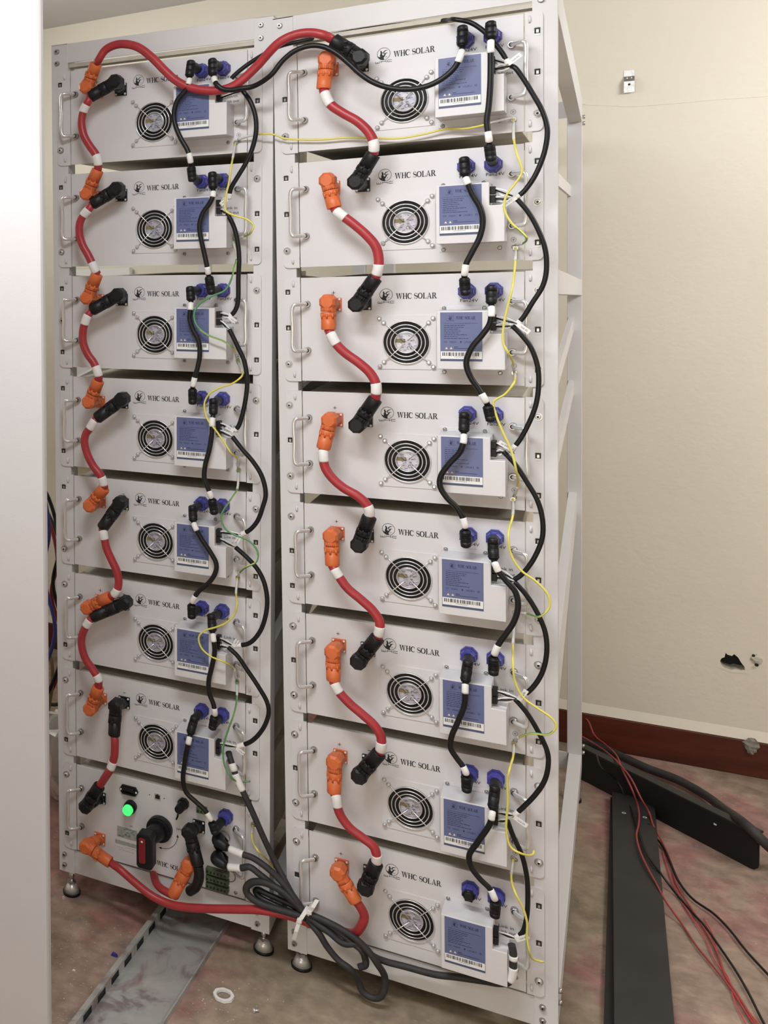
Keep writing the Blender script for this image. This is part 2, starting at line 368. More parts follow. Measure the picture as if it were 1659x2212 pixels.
ang = lambda p: math.atan2(p[1]-c0[1], p[0]-c0[0])
ins = sorted(H, key=ang); pts = ins + []
cor = [(A1,B1),(A0,B1),(A0,B0),(A1,B0)]
allp = sorted([(ang(p), p, onrect(p)) for p in ins] + [(ang(q), None, q) for q in cor], key=lambda t: t[0])
def inner_at(i):
    n = len(allp); k = i
    while allp[k % n][1] is None: k -= 1
    return allp[k % n][1]
for i in range(len(allp)):
    j = (i+1) % len(allp); a_, b_ = inner_at(i), inner_at(j)
    P4 = [(a_[0],Y1,a_[1]), (b_[0],Y1,b_[1]), (allp[j][2][0],Y1,allp[j][2][1]), (allp[i][2][0],Y1,allp[i][2][1])]
    if a_ == b_: s.add(P4[1:], [(0,1,2)], wallm)
    else: s.add(P4, [(0,1,2,3)], wallm)
for i in range(len(ins)):
    a_, b_ = ins[i], ins[(i+1) % len(ins)]
    s.add([(a_[0],Y1,a_[1]),(b_[0],Y1,b_[1]),(b_[0],Y1+.05,b_[1]),(a_[0],Y1+.05,a_[1])], [(0,1,2,3)], chassw)
s.quadxz(HX0-.01, HZ0-.01, HX1+.01, HZ1+.01, Y1+.05, darkhole)
s.box((X0,Y1+.06,0), (X1,Y1+.16,ZC), wallm)
# rough chased lip around and plaster crack line
s.stroke([(.828,.318),(.86,.308),(.90,.312),(.905,.336)], [.001,.004,.004,.001], Y1-.0008, wallm)
struct('wall_back', s)
s = MB()
for k, (pp, r) in enumerate((((-2.0, 2.16), .003), ((.47, 2.053), .0035))): pass
crk = [(.47,2.060),(.56,2.045),(.60,2.038),(.70,2.034),(.80,2.033),(.95,2.028),(1.3,2.03)]
s.tube([(x, Y1+.0018, z) for x, z in smooth_path([(a, b_, 0) for a, b_ in crk], 4) and [(p.x, p.y) for p in smooth_path([(a, b_, 0) for a, b_ in crk], 4)]], .0030, wallm, 6)
struct('trim_1', s)
s = MB().box((X0-.1,Y0,0), (X0,Y1,ZC), wallm); struct('wall_left', s)
s = MB().box((X1,Y0,0), (X1+.1,Y1,ZC), wallm); struct('wall_right', s)
s = MB().box((X0,Y0-.1,0), (X1,Y0,ZC), wallm); struct('wall_front', s)
s = MB().box((X0,Y1-.018,.0), (X1,Y1,.108), woodm); struct('baseboard_back', s, .002)
s = MB()
s.add([(X0,Y1-.012,.109),(X1,Y1-.012,.109),(X1,Y1,.138),(X0,Y1,.138),(X0,Y1,.109),(X1,Y1,.109)], [(0,1,2,3),(0,4,5,1)], wallm); struct('trim_2', s)
# plaster lump and anchor on the baseboard
def lump(mb, c, r, m, n=10, seed=3, sy=.5):
    rnd = random.Random(seed); vs = []; fs = []; k = 7
    for i in range(k+1):
        th = math.pi*i/k
        for j in range(n):
            ph = 2*math.pi*j/n; q = r*(1+rnd.uniform(-.25,.2))
            vs.append((c[0]+q*math.sin(th)*math.cos(ph), c[1]+q*sy*math.sin(th)*math.sin(ph), c[2]+q*math.cos(th)))
    for i in range(k):
        for j in range(n): fs.append((i*n+j, i*n+(j+1)%n, (i+1)*n+(j+1)%n, (i+1)*n+j))
    mb.add(vs, fs, m, False)
greyplaster = mat('grey_mortar', (0.33, 0.30, 0.26), 0.9, var=.5, vscale=60)
s = MB(); lump(s, (.909,Y1-.018,.100), .019, greyplaster); lump(s, (.909,Y1-.022,.083), .012, greyplaster, seed=5)
tag(link('mortar_lump', s), 'grey mortar lump around a bolt on the dark red baseboard', 'mortar')
whitepl = mat('white_filler', (0.66, 0.62, 0.53), 0.85, var=.2, vscale=80)
s = MB(); lump(s, (.922,Y1-.001,.358), .0145, whitepl, seed=8, sy=.45); s.disc((.9215,Y1-.0085,.343), .005, darkhole, 12); s.disc((.914,Y1-.006,.370), .004, darkhole, 12)
tag(link('wall_filler', s), 'white filler plug with dark gaps beside the broken wall hole', 'filler')
# metal bracket on the wall
t = thing('wall_bracket', 'small bent metal wall bracket high on the cream wall', 'bracket', (.601,Y1,2.079))
s = MB().box((-.0135,-.0015,.050), (.0135,0,.068), steel); s.add([(-.0135,-.0015,.050),(.0135,-.0015,.050),(.0135,-.012,.034),(-.0135,-.012,.034)], [(0,1,2,3)], steel)
s.box((-.0135,-.012,0), (.0135,-.0105,.034), steel); s.box((-.0135,-.0145,0), (-.0115,-.0105,.032), steel); s.box((.0115,-.0145,0), (.0135,-.0105,.032), steel)
s.disc((-.005,-.0085,.044), .002, paper, 10); s.disc((.006,-.0085,.044), .002, paper, 10)
link('bracket_plate', s, t)
s = MB().cyl((0,-.0124,.024), (0,-.0130,.024), .0035, darkhole, 12).cyl((0,-.0124,.008), (0,-.0135,.008), .0018, chrome, 10); link('bolt_hole', s, t)

# ------------------------------------------------------------------ battery racks
def rack(rk, label):
    Mx = RACK[rk]; zf = -2.053 if rk == 0 else -2.062
    base = Mx @ Vector((OX, .4, zf)); t = thing('battery_rack', label, 'rack', base)
    loc0 = Matrix.Translation(-base) @ Mx
    def part(name, mb, bevel=0, parent=None, at=None):
        o = link(name, mb, parent or t, bevel=bevel)
        if parent is None: o.matrix_local = loc0
        return o
    TOP, BOT, RT, RB, SX = .067, -2.008, -.030, -1.955, .016
    rails = []
    for x0, x1 in ((-.0505,-.0090), (.4310,.4720)):
        mb = MB(); yb = .045
        mb.box((x0,.0035,BOT), (x1,.0065,TOP), rackw); mb.box((x0,.0065,BOT), (x0+.003,yb,TOP), rackw); mb.box((x1-.003,.0065,BOT), (x1,yb,TOP), rackw)
        mb.box((x0,yb-.003,BOT), (x1,yb,TOP), rackw); mb.box((x0,.0035,TOP-.002), (x1,yb,TOP), rackw)
        side = x0 < 0
        for j in range(1, 9):                    # square cage-nut holes
            for z in (-.033, -.111, -.190):
                xc = -.0265 if side else .4395
                mb.box((xc-.0045,.0031,z-(j-1)*PITCH-.0045), (xc+.0045,.0036,z-(j-1)*PITCH+.0045), darkhole)
        p = part('post', mb, .0012)
        for z in (.050, .022, -1.962, -1.990):
            xc = (x0+x1)/2-.006; b = MB(); b.cyl((xc,.0035,z), (xc,-.003,z), .0062, steel, 14, .0045); b.cyl((xc,-.003,z), (xc,-.0032,z), .002, darkhole, 8); link('bolt', b, p)
        if not side and rk == 0:
            for z in (.036,-1.93,-1.955):
                b = MB(); b.cyl((x1,.024,z), (x1+.006,.024,z), .0055, steel, 12); link('bolt', b, p)
    for x0, x1 in ((-.0505+SX,-.0150+SX), (.4365+SX,.4720+SX)):
        mb = MB(); mb.box((x0,1.15,RB), (x1,1.153,RT), rackw); mb.box((x0,1.153,RB), (x0+.003,1.19,RT), rackw); mb.box((x1-.003,1.153,RB), (x1,1.19,RT), rackw); mb.box((x0,1.187,RB), (x1,1.19,RT), rackw)
        p = part('post', mb, .001)
        if x0 > 0:
            for z in (RT-.05, RT-.068, RB+.05, RB+.07): b = MB(); b.cyl((x1,1.17,z), (x1+.007,1.17,z), .0055, steel, 10); link('bolt', b, p)
            b = MB().cyl((x0+.018,1.1495,RB+.02), (x0+.018,1.1490,RB+.02), .006, darkhole, 12); link('bolt_hole', b, p)
    mb = MB().box((-.0090,.006,.022), (.4310,.009,.067), rackw).box((-.009,.009,.0655), (.431,.05,.067), rackw)
    mb.box((-.009,.012,.011), (.431,.040,.020), chassw); part('top_rail', mb)
    mb = MB().box((-.0090,.006,-2.006), (.4310,.009,-1.946), rackw).box((-.009,.009,-2.006), (.431,.05,-2.003), rackw).box((-.009,.009,-1.949), (.431,.05,-1.946), rackw); part('bottom_rail', mb)
    mb = MB().box((-.02,1.15,RT-.05), (.455,1.155,RT), rackw); part('rear_rail', mb)
    mb = MB().box((-.02,1.15,RB), (.455,1.155,RB+.05), rackw); part('rear_rail', mb)
    for xs in (-.0505, .4400):
        def slab(z0f, z1f, z0b, z1b, th=.032, m=rackw):
            mb = MB(); a, b_ = .045, 1.15; x0, x1 = xs, xs+th
            vs = [(x0,a,z0f),(x1,a,z0f),(x1+SX,b_,z0b),(x0+SX,b_,z0b),(x0,a,z1f),(x1,a,z1f),(x1+SX,b_,z1b),(x0+SX,b_,z1b)]
            return mb.add(vs, [(0,3,2,1),(4,5,6,7),(0,1,5,4),(1,2,6,5),(2,3,7,6),(3,0,4,7)], m)
        part('side_rail', slab(.0, TOP, RT-.065, RT), .001)
        part('side_rail', slab(-.537, -.489, -.578, -.535), .001)
        part('side_rail', slab(BOT, BOT+.05, RB, RB+.05), .001)
        part('brace', slab(-1.50, -1.36, -1.20, -1.14, .02))
        part('brace', slab(-.80, -.76, -.68, -.64, .012))
        part('brace', slab(-.98, -.94, -.86, -.82, .012))
        part('runner', slab(-.30, -.27, -.30, -.27, .006))
    for k, (x, y) in enumerate(((-.026,.024), (.455,.024), (-.012,1.17), (.465,1.17))):
        b0 = BOT if y < 1 else RB; w = Mx @ Vector((x, y, b0)); f = MB(); z = w.z
        f.cyl((x,y,b0), (x,y,b0-(z-.022)), .0065, steel, 12); f.cyl((x,y,b0-(z-.034)), (x,y,b0-(z-.026)), .011, steel, 6, smooth=False)
        zb = b0-z
        f.cyl((x,y,zb+.028), (x,y,zb+.006), .010, galv_foot, 20, .021); f.cyl((x,y,zb+.007), (x,y,zb+.0005), .0225, rubber, 20)
        part('levelling_foot', f)
    return t
galv_foot = mat('zinc_foot', (0.72, 0.71, 0.68), 0.3, 0.45)
rack(1, 'white steel battery rack on the left, with the switch box at its bottom')
rack(0, 'white steel battery rack on the right, with an open braced side')

# ------------------------------------------------------------------ battery module
def panel_with_hole(mb, hole, m):
    x0, x1, z0, z1 = .0005, WF-.0005, -HF, 0.0; cx, cz, hs, r = hole
    a0, a1, b0, b1 = cx-hs, cx+hs, cz-hs, cz+hs; y = 0
    mb.quadxz(x0, z0, a0, z1, y, m); mb.quadxz(a1, z0, x1, z1, y, m); mb.quadxz(a0, z0, a1, b0, y, m); mb.quadxz(a0, b1, a1, z1, y, m)
    ringhole(mb, cx, cz, hs, r, y, m)
    for p, q in (((x0,z0),(x1,z0)), ((x1,z0),(x1,z1)), ((x1,z1),(x0,z1)), ((x0,z1),(x0,z0))):
        mb.add([(p[0],0,p[1]),(p[0],.004,p[1]),(q[0],.004,q[1]),(q[0],0,q[1])], [(0,1,2,3)], m)
    mb.quadxz(x0, z0, a0, z1, .004, m)
def ringhole(mb, cx, cz, hs, r, y, m, n=40):
    vs = []
    for i in range(n):
        a = 2*math.pi*i/n; c_, s_ = math.cos(a), math.sin(a); k = hs/max(abs(c_), abs(s_))
        vs += [(cx+r*c_, y, cz+r*s_), (cx+k*c_, y, cz+k*s_)]
    mb.add(vs, [(2*i, 2*i+1, (2*i+3) % (2*n), (2*i+2) % (2*n)) for i in range(n)], m)
scr = MB(); scr.cyl((0,0,0), (0,-.0016,0), .0042, steel, 16, .0038).cyl((0,-.0016,0), (0,-.0030,0), .0038, steel, 16, .0020)
scr.box((-.0022,-.0032,-.0004), (.0022,-.0028,.0004), darkhole).box((-.0004,-.0032,-.0022), (.0004,-.0028,.0022), darkhole)
SCREW = scr.mesh('screw')
nut = MB(); nut.cyl((0,0,0), (0,-.0035,0), .0042, chrome, 14, .0044).cyl((0,-.0035,0), (0,-.0062,0), .0044, chrome, 14, .002); NUT = nut.mesh('cap_nut')
es = MB(); es.cyl((0,0,0), (0,-.001,0), .0078, steel, 18).cyl((0,-.001,0), (0,-.0035,0), .0058, chrome, 16, .0055).cyl((0,-.0035,0), (0,-.0058,0), .0055, chrome, 16, .003).cyl((0,-.0058,0), (0,-.0060,0), .0024, darkhole, 6); EARSCREW = es.mesh('rack_screw')
sl = MB(); sl.poly([(.0052*math.cos(a)*(1), .0085*math.sin(a)) for a in [2*math.pi*i/20 for i in range(20)]], -.0004, rackw)
sl.annulus((0,-.0006,0), .0068, .0078, chassw, 12, .3, 2.84)  # darker arc paints the shade along the slot's upper rim
sl.box((-.0048,-.0008,-.0045), (.0048,-.0005,.0062), darkhole).box((-.0040,-.0010,-.0082), (.0040,-.0006,-.0046), paper).box((-.0018,-.0011,-.003), (.0022,-.0009,.003), steel); SLOT = sl.mesh('mounting_slot')
def lugs(mb, x):
    for z in (-.0125, -.2085):
        mb.tube([(x,.0005,z+.0065), (x,-.0022,z+.003), (x,-.0024,z-.003), (x,.0005,z-.0065)], [.0018,.0026,.0026,.0018], white, 8)
def ear_mesh(x0, x1, lx):
    r = .010; left = x0 < 0; P_ = []
    def corner(cx, cz, a0): return [(cx+r*math.cos(math.radians(a0+k*15)), cz+r*math.sin(math.radians(a0+k*15))) for k in range(7)]
    if left: P_ = [(x1,-.2235),(x1,.0015)] + corner(x0+r, .0015-r, 90) + corner(x0+r, -.2235+r, 180)
    else: P_ = [(x0,.0015),(x0,-.2235)] + corner(x1-r, -.2235+r, 270) + corner(x1-r, .0015-r, 0)
    mb = MB().prism(P_, -.0002, .0030, white); lugs(mb, lx)
    xe = x1 if left else x0; mb.box((xe-.0006,-.0004,-.20) , (xe+.0006,-.00021,-.012), chassw)
    return mb.mesh('ear_bracket')
EARL = ear_mesh(-.0345, -.0012, -.0148); EARR = ear_mesh(WF+.0012, .4490, .4270)
def handle_mesh(s):
    x = .0135 if s < 0 else .3972; xo = x + s*.0245; y = -.027; zt, zb = -.0565, -.1560
    P_ = [(x,-.004,zt),(x+s*.003,-.013,zt),(x+s*.014,-.0235,zt),(xo-s*.004,y-.0005,zt-.0005),(xo,y-.001,zt-.006),(xo,y-.001,(zt+zb)/2),(xo,y-.001,zb+.006),(xo-s*.004,y-.0005,zb+.0005),(x+s*.014,-.0235,zb),(x+s*.003,-.013,zb),(x,-.004,zb)]
    return MB().tube(smooth_path(P_, 6), .0041, chrome, 12).mesh('handle')
def foot_mesh(s, z):
    x = .0135 if s < 0 else .3972
    return MB().cyl((x,0,z), (x,-.010,z), .0072, steel, 18, .0062).cyl((x,-.010,z), (x,-.0103,z), .0046, darkhole, 14).mesh('mounting_foot')
HNDL = [handle_mesh(-1), handle_mesh(1)]; HFT = [[foot_mesh(s_, z) for z in (-.0565,-.156)] for s_ in (-1, 1)]
def add_handles(t):
    for k in (0, 1):
        h = link('handle', HNDL[k], t, BO)
        for m_ in HFT[k]: link('mounting_foot', m_, h)
def socket_mesh(cx, cz, m, hs=.0142):
    mb = MB().box((cx-hs,-.005,cz-hs), (cx+hs,0,cz+hs), m).cyl((cx,-.005,cz), (cx,-.014,cz), .0125, m, 18)
    return mb
def add_socket(t, name, cx, cz, m):
    o = link(name, socket_mesh(cx, cz, m), t, BO, bevel=.001)
    for a in (-1, 1):
        for b_ in (-1, 1): link('screw', SOCKSCREW, o, (cx+a*.0108, -.005, cz+b_*.0108))
    return o
SOCKSCREW = MB().cyl((0,0,0), (0,-.0018,0), .0027, paper, 10, .0018).mesh('screw')
def ringnut(cx, cz):
    mb = MB(); mb.tube([(cx,0,cz),(cx,-.0075,cz)], [.0172,.0165], blue, 8, smooth=False)
    mb.tube([(cx,-.0075,cz),(cx,-.024,cz),(cx,-.027,cz)], [.0152,.0142,.0122], blue, 8, smooth=False)
    for k in range(8):
        a = 2*math.pi*(k+.5)/8; c_, s_ = math.cos(a), math.sin(a)
        mb.tube([(cx+.0150*c_,-.008,cz+.0150*s_), (cx+.0140*c_,-.0235,cz+.0140*s_)], .0012, blue, 6)
    return mb
FANX, FANZ = .2074, -.1378
def build_module():
    t = thing('battery_module', '', 'battery', (0,0,0), group='white battery modules in the two racks')
    ch = MB().box((.006,.004,-.2185), (.4117,.66,-.0035), chassw); link('chassis', ch, t, BO, bevel=.0015)
    mb = MB(); panel_with_hole(mb, (FANX, FANZ, .0500, .0430), white); link('front_panel', mb, t, BO)
    for m_, x in ((EARL, 0), (EARR, 1)): link('ear_bracket', m_, t, BO)
    add_handles(t)
    # fan
    mb = MB(); ringhole(mb, FANX, FANZ, .0555, .0440, -.0016, white)
    a0, a1, b0, b1 = FANX-.0555, FANX+.0555, FANZ-.0555, FANZ+.0555
    for p, q in (((a0,b0),(a1,b0)), ((a1,b0),(a1,b1)), ((a1,b1),(a0,b1)), ((a0,b1),(a0,b0))):
        mb.add([(p[0],-.0016,p[1]),(p[0],0,p[1]),(q[0],0,q[1]),(q[0],-.0016,q[1])], [(0,1,2,3)], white)
    mb.tube([(FANX,-.0016,FANZ),(FANX,.003,FANZ)], .0440, white, 40, cap=False); pl = link('fan_plate', mb, t, BO)
    mb = MB(); mb.tube([(FANX,.0002,FANZ),(FANX,.0039,FANZ)], .0428, darkhole, 40, cap=False); mb.disc((FANX,.0038,FANZ), .0432, darkhole, 40)
    fn = link('fan', mb, t, BO)
    mb = MB()
    for k in range(7):
        a = 2*math.pi*k/7; P1 = [(FANX+r*math.cos(a+o), y, FANZ+r*math.sin(a+o)) for r, o, y in ((.022,0,.0035),(.041,.15,.0035),(.041,.75,.0015),(.022,.70,.0015))]
        mb.add(P1, [(0,1,2,3)], black)
    link('fan_blades', mb, fn)
    mb = MB().tube([(FANX,.0036,FANZ),(FANX,-.0002,FANZ)], [.0245,.0240], black, 32); hb = link('fan_hub', mb, fn)
    mb = MB(); mb.disc((FANX,-.0004,FANZ), .0228, silver, 32)
    mb.quadxz(FANX-.021, FANZ-.001, FANX-.002, FANZ+.007, -.0006, gold)
    rnd = random.Random(4)
    for k in range(26):
        a, r = rnd.uniform(0, 6.28), rnd.uniform(.004, .019); x, z = FANX+r*math.cos(a), FANZ+r*math.sin(a); w = rnd.uniform(.0015,.006)
        if math.hypot(x+w-FANX, z-FANZ) < .021: mb.quadxz(x, z, x+w, z+.0009, -.0007, ink if k % 3 else paper)
    put_text(mb, 'CE', FANX+.001, FANZ-.0145, .006, -.0007, ink); link('hub_label', mb, hb)
    mb = MB()
    for r in (.0438, .0362, .0290, .0215): mb.ring((FANX,-.0050,FANZ), r, .00105, chrome, 48)
    for sx in (-1, 1):
        for sz in (-1, 1): mb.tube([(FANX+sx*.0405,-.0028,FANZ+sz*.0395),(FANX+sx*.034,-.0060,FANZ+sz*.0335),(FANX+sx*.003,-.0062,FANZ+sz*.003)], .0010, chrome, 8)
    fg = link('finger_guard', mb, t, BO)
    for sx in (-1, 1):
        for sz in (-1, 1):
            link('screw', NUT, pl, (FANX+sx*.0502,-.0016,FANZ+sz*.0494)); link('screw', NUT, fg, (FANX+sx*.0420,-.0016,FANZ+sz*.0405))
    # electronics cover with a notch for the link sockets
    D = -.060; o_ = [(.2712,-.1862),(.3888,-.1862),(.3888,-.1165),(.3632,-.1165),(.3632,-.0722),(.2712,-.0722)]
    cv = link('electronics_cover', MB().prism(o_, D, 0, white), t, BO, bevel=.0012)
    link('cover_flange', MB().box((.2700,-.0015,-.0722), (.3560,0,-.0640), white), cv, bevel=.0006); link('cover_flange', MB().box((.2700,-.0015,-.2015), (.3805,0,-.1862), white), cv, bevel=.0006)
    for x, z in ((.2775,-.0690),(.3490,-.0690),(.2773,-.1970),(.3760,-.1975)): link('screw', SCREW, cv, (x,-.0015,z))
    x0, x1, z1, z0 = .2775, .3505, -.0745, -.1700; y = D-.0004; w = x1-x0; h = z1-z0
    mb = MB().box((x0,y,z0), (x1,D+.0002,z1), labelb); y -= .0002
    logo(mb, x0+.26*w, z1-.105*h, .0050, y, labelink); serif_text(mb, 'WHC SOLAR', x0+.38*w, z1-.145*h, .0060, y, labelink, .92)
    put_text(mb, 'Lithium Iron Rechargeable Battery Module', x0+.09*w, z1-.235*h, .0019, y, labelink, .80*w)
    rnd = random.Random(11)
    for k in range(8):
        zz = z1-(.275+.038*k)*h; xx = x0+.09*w; L = w*(.50, .47, .36, .39, .36, .55, .33, .58)[k]
        e = xx+L
        while xx < e:
            s_ = min(rnd.uniform(.002,.007), e-xx); mb.quadxz(xx, zz, xx+s_, zz+.0011, y, labelink); xx += s_+.0009
    zz = z1-.625*h
    for tx, fx in (('CE', .09), ('MSDS', .23), ('UN38.3', .58)): put_text(mb, tx, x0+fx*w, zz, .0033, y, labelink)
    mb.annulus((x0+.88*w,y,zz+.0016), .0013, .0020, labelink, 16); mb.poly([(x0+.47*w,zz+.0032),(x0+.52*w,zz+.0032),(x0+.505*w,zz),(x0+.485*w,zz)], y, labelink)
    for fx in (.15, .26): cx_ = x0+fx*w; cz_ = z1-.735*h; mb.poly([(cx_-.0030,cz_-.002),(cx_+.0030,cz_-.002),(cx_,cz_+.0030)], y, tan); mb.poly([(cx_-.0016,cz_-.0012),(cx_+.0016,cz_-.0012),(cx_,cz_+.0014)], y-.0001, paper)
    mb.quadxz(x0+.33*w, z1-.715*h, x0+.43*w, z1-.703*h, y, labelink); mb.quadxz(x0+.33*w, z1-.745*h, x0+.86*w, z1-.735*h, y, labelink)
    mb.quadxz(x0+.01*w, z1-.955*h, x0+.99*w, z1-.80*h, y, paper); mb.quadxz(x0, z0, x1, z1-.955*h, y, labeld)
    xx = x0+.05*w
    while xx < x0+.93*w:
        s_ = rnd.choice((.0004,.0007,.0012,.0016)); mb.quadxz(xx, z1-.895*h, xx+s_, z1-.82*h, y-.0001, ink); xx += s_+rnd.choice((.0004,.0006,.0010,.0014))
    for k in range(12): mb.quadxz(x0+(.34+.024*k)*w, z1-.920*h, x0+(.352+.024*k)*w, z1-.908*h, y-.0001, ink)
    link('rating_label', mb, cv)
    # sockets
    add_socket(t, 'positive_socket', .0690, -.0580, orange); add_socket(t, 'negative_socket', .1275, -.0565, black)
    for cx_ in (.3185, .3655): link('locking_ring', ringnut(cx_, -.0355), t, BO)
    mb = MB()
    for z in (-.0875, -.1040): mb.box((.3632,-.050,z-.0072), (.3725,-.032,z+.0072), black)
    link('link_socket', mb, t, BO, bevel=.0008)
    mb = MB(); logo(mb, .1700, -.0395, .0125, -.0005, ink); serif_text(mb, 'WHC SOLAR', .1888, -.0487, .0116, -.0005, ink, 1.07); link('brand_mark', mb, t, BO)
    mb = MB(); y = -.0005
    mb.box((.0635,y,-.0337), (.0705,0,-.0330), ink).box((.0665,y,-.0366), (.0674,0,-.0300), ink).box((.1245,y,-.0340), (.1305,0,-.0330), ink)
    put_text(mb, 'Fan24V', .3065, -.0570, .0060, y, ink, .0315); put_text(mb, 'Fan24V', .3530, -.0570, .0060, y, ink, .0315)
    put_text(mb, 'Link in', .3690, -.1000, .0062, y, ink, .0270); put_text(mb, 'Link out', .3690, -.1105, .0062, y, ink, .0310)
    mb.annulus((.3993,y,-.1830), .0042, .0047, ink, 20); mb.box((.3968,y,-.1833), (.4018,0,-.1827), ink).box((.3990,y,-.1855), (.3996,0,-.1805), ink)
    link('printed_marking', mb, t, BO)
    link('earth_screw', SCREW, t, (BO[0]+.3996, -.0002, BO[2]-.1972))
    tree_cache[t.name] = tree(t); return t
# (left top, left mid, left bottom, right top, right mid, right bottom): s = screw, o = open slot
EARS = {(1,1): 'o.s.o.', (1,2): 'o.ssoo', (1,3): 'osoooo'.replace('oooo','osoo')[:2]+'osoo'[0:4], (1,4): 'o.oso.', (1,5): 'o.ssoo', (1,6): 's.ooo.', (1,7): 's.ooo.', (1,8): 's.oo.s',
        (0,1): '.osoos', (0,2): 'oososo', (0,3): 'oossoo', (0,4): 'sossoo', (0,5): 'soooos', (0,6): 'sosso' + 'o', (0,7): 'sosso' + 's', (0,8): 'soooos'}
EARS[(1,3)] = 'osoosoo'[0:3] + 'soo'
def ear_fit(root, rk, j):
    for c_, x, z in zip(EARS[(rk,j)], (-.0268,-.0268,-.0268,.4396,.4396,.4396), (-.0310,-.1085,-.1865,-.0360,-.1130,-.1910)):
        if c_ == '.': continue
        link('rack_screw' if c_ == 's' else 'mounting_slot', EARSCREW if c_ == 's' else SLOT, root, (BO[0]+x, -.0002 if c_ == 's' else .0, BO[2]+z))
proto = build_module(); first = True; MODS = {}
extra = {(1,1): 'long red cable leaving its orange plug', (0,1): 'black cable hanging across its fan', (0,8): 'one blue socket capped'}
for rk in (1, 0):
    for j in range(1, 9):
        if (rk, j) == (1, 8): continue
        lab = 'white battery module with fan and blue label, %s from the top of the %s rack' % (ORD[j-1] if j > 1 else 'first', RNAME[rk])
        if (rk, j) in extra: lab = 'white battery module, %s in the %s rack, %s' % ('topmost' if j == 1 else 'bottom', RNAME[rk], extra[(rk, j)])
        if first: r = proto; r.matrix_world = module_matrix(rk, j); r['label'] = lab[:110]; first = False
        else: r = dup(proto, module_matrix(rk, j), lab)
        MODS[(rk, j)] = r
for k_ in MODS: ear_fit(MODS[k_], *k_)
s = MB().cyl((.3185,-.010,-.0355), (.3185,-.034,-.0355), .0115, black, 16, .0105).cyl((.3185,-.034,-.0355), (.3185,-.036,-.0355), .0105, black, 12, .007)
for k in range(6): a = math.pi*k/3; s.box((.3185+.010*math.cos(a)-.002,-.034,-.0355+.010*math.sin(a)-.002), (.3185+.010*math.cos(a)+.002,-.026,-.0355+.010*math.sin(a)+.002), black)
link('dust_cap', s, MODS[(0,8)], BO, label='black dust cap on the blue socket')

# ------------------------------------------------------------------ switch box at the foot of the left rack
t = thing('switch_box', 'white high-voltage switch box with green lamp and rotary handle, bottom of left rack', 'switch box', (0,0,0)); t.matrix_world = module_matrix(1, 8)
link('chassis', MB().box((.006,.004,-.2185), (.4117,.66,-.0035), chassw), t, BO, bevel=.0015)
link('front_panel', MB().box((.0005,0,-HF), (WF-.0005,.004,0), white), t, BO, bevel=.0008)
for m_ in (EARL, EARR): link('ear_bracket', m_, t, BO)
add_handles(t); MODS[(1,8)] = t; ear_fit(t, 1, 8)
s = MB().prism([(.1150,-.0300),(.1215,-.0190),(.1560,-.0190),(.1625,-.0300),(.1560,-.0410),(.1215,-.0410)], -.0060, 0, black)
s.prism([(.1240,-.0300),(.1240,-.0215),(.1535,-.0215),(.1535,-.0300)][::-1], -.0120, -.0060, black).box((.1245,-.0065,-.0385), (.1530,-.0120,-.0345), black); o = link('power_inlet', s, t, BO, bevel=.0006)
for x in (.1195, .1580): link('screw', SOCKSCREW, o, (x,-.006,-.030))
s = MB().cyl((.1435,0,-.0690), (.1435,-.014,-.0690), .0150, black, 24).cyl((.1435,-.014,-.0690), (.1435,-.020,-.0690), .0138, black, 24); o = link('indicator_lamp', s, t, BO)
s = MB().cyl((.1435,-.020,-.0690), (.1435,-.030,-.0690), .0122, lampg, 24, .0120).cyl((.1435,-.030,-.0690), (.1435,-.033,-.0690), .0120, lampg, 24, .0085); link('lens', s, o, label='lit green lens')
s = MB().box((.2025,-.001,-.0370), (.2175,0,-.0215), chrome).box((.2045,-.0013,-.0340), (.2155,-.0009,-.0245), darkhole).box((.2080,-.0014,-.0245), (.2120,-.0009,-.0225), darkhole); link('network_socket', s, t, BO)
s = MB().tube([(.2745,0,-.0270),(.2745,-.012,-.0270)], [.0135,.0135], black, 8, smooth=False).cyl((.2745,-.012,-.0270), (.2725,-.038,-.0285), .0115, black, 14, .0095); link('antenna_gland', s, t, BO, bevel=.0006)
s = MB().tube([(.2725,-.036,-.0330),(.2695,-.034,-.0470),(.2655,-.030,-.0560)], .0022, black, 8); link('antenna_whip', s, t, BO)
# rotary isolator
s = MB().cyl((.2170,0,-.1040), (.2170,-.016,-.1040), .0305, black, 32).cyl((.2170,-.016,-.1040), (.2170,-.020,-.1040), .0280, black, 32); o = link('rotary_switch', s, t, BO, bevel=.0008)
s = MB().cyl((.2170,-.018,-.1040), (.2080,-.070,-.1000), .0215, black, 24, .0185)
s.prism([(.1880,-.0880),(.1880,-.1600),(.1930,-.1660),(.2210,-.1660),(.2270,-.1600),(.2270,-.0880),(.2210,-.0810),(.1940,-.0810)], -.0900, -.0600, black); hd = link('switch_handle', s, o, bevel=.0025)
s = MB().prism([(.1950,-.0930),(.1950,-.1480),(.1980,-.1510),(.2080,-.1510),(.2110,-.1480),(.2110,-.0930),(.2080,-.0900),(.1980,-.0900)], -.0925, -.0899, redpl).cyl((.2030,-.0925,-.0980), (.2030,-.0935,-.0980), .0025, paper, 10); link('red_insert', s, o, bevel=.0008, label='dark red grip insert')
s = MB().box((.1070,-.0008,-.1560), (.1580,0,-.1290), sticker).box((.1020,-.0008,-.1740), (.1580,0,-.1650), sticker); 
rnd = random.Random(2)
for k in range(18): x = .109+rnd.random()*.04; z = -.154+rnd.random()*.022; s.quadxz(x, z, x+.005, z+.0012, -.0010, labeld)
link('faded_sticker', s, t, BO)
s = MB(); y = -.0005
p = arc(.2200,-.1100,.0395,.0450,-8,-92,18); s.stroke(p, .0011, y, ink)
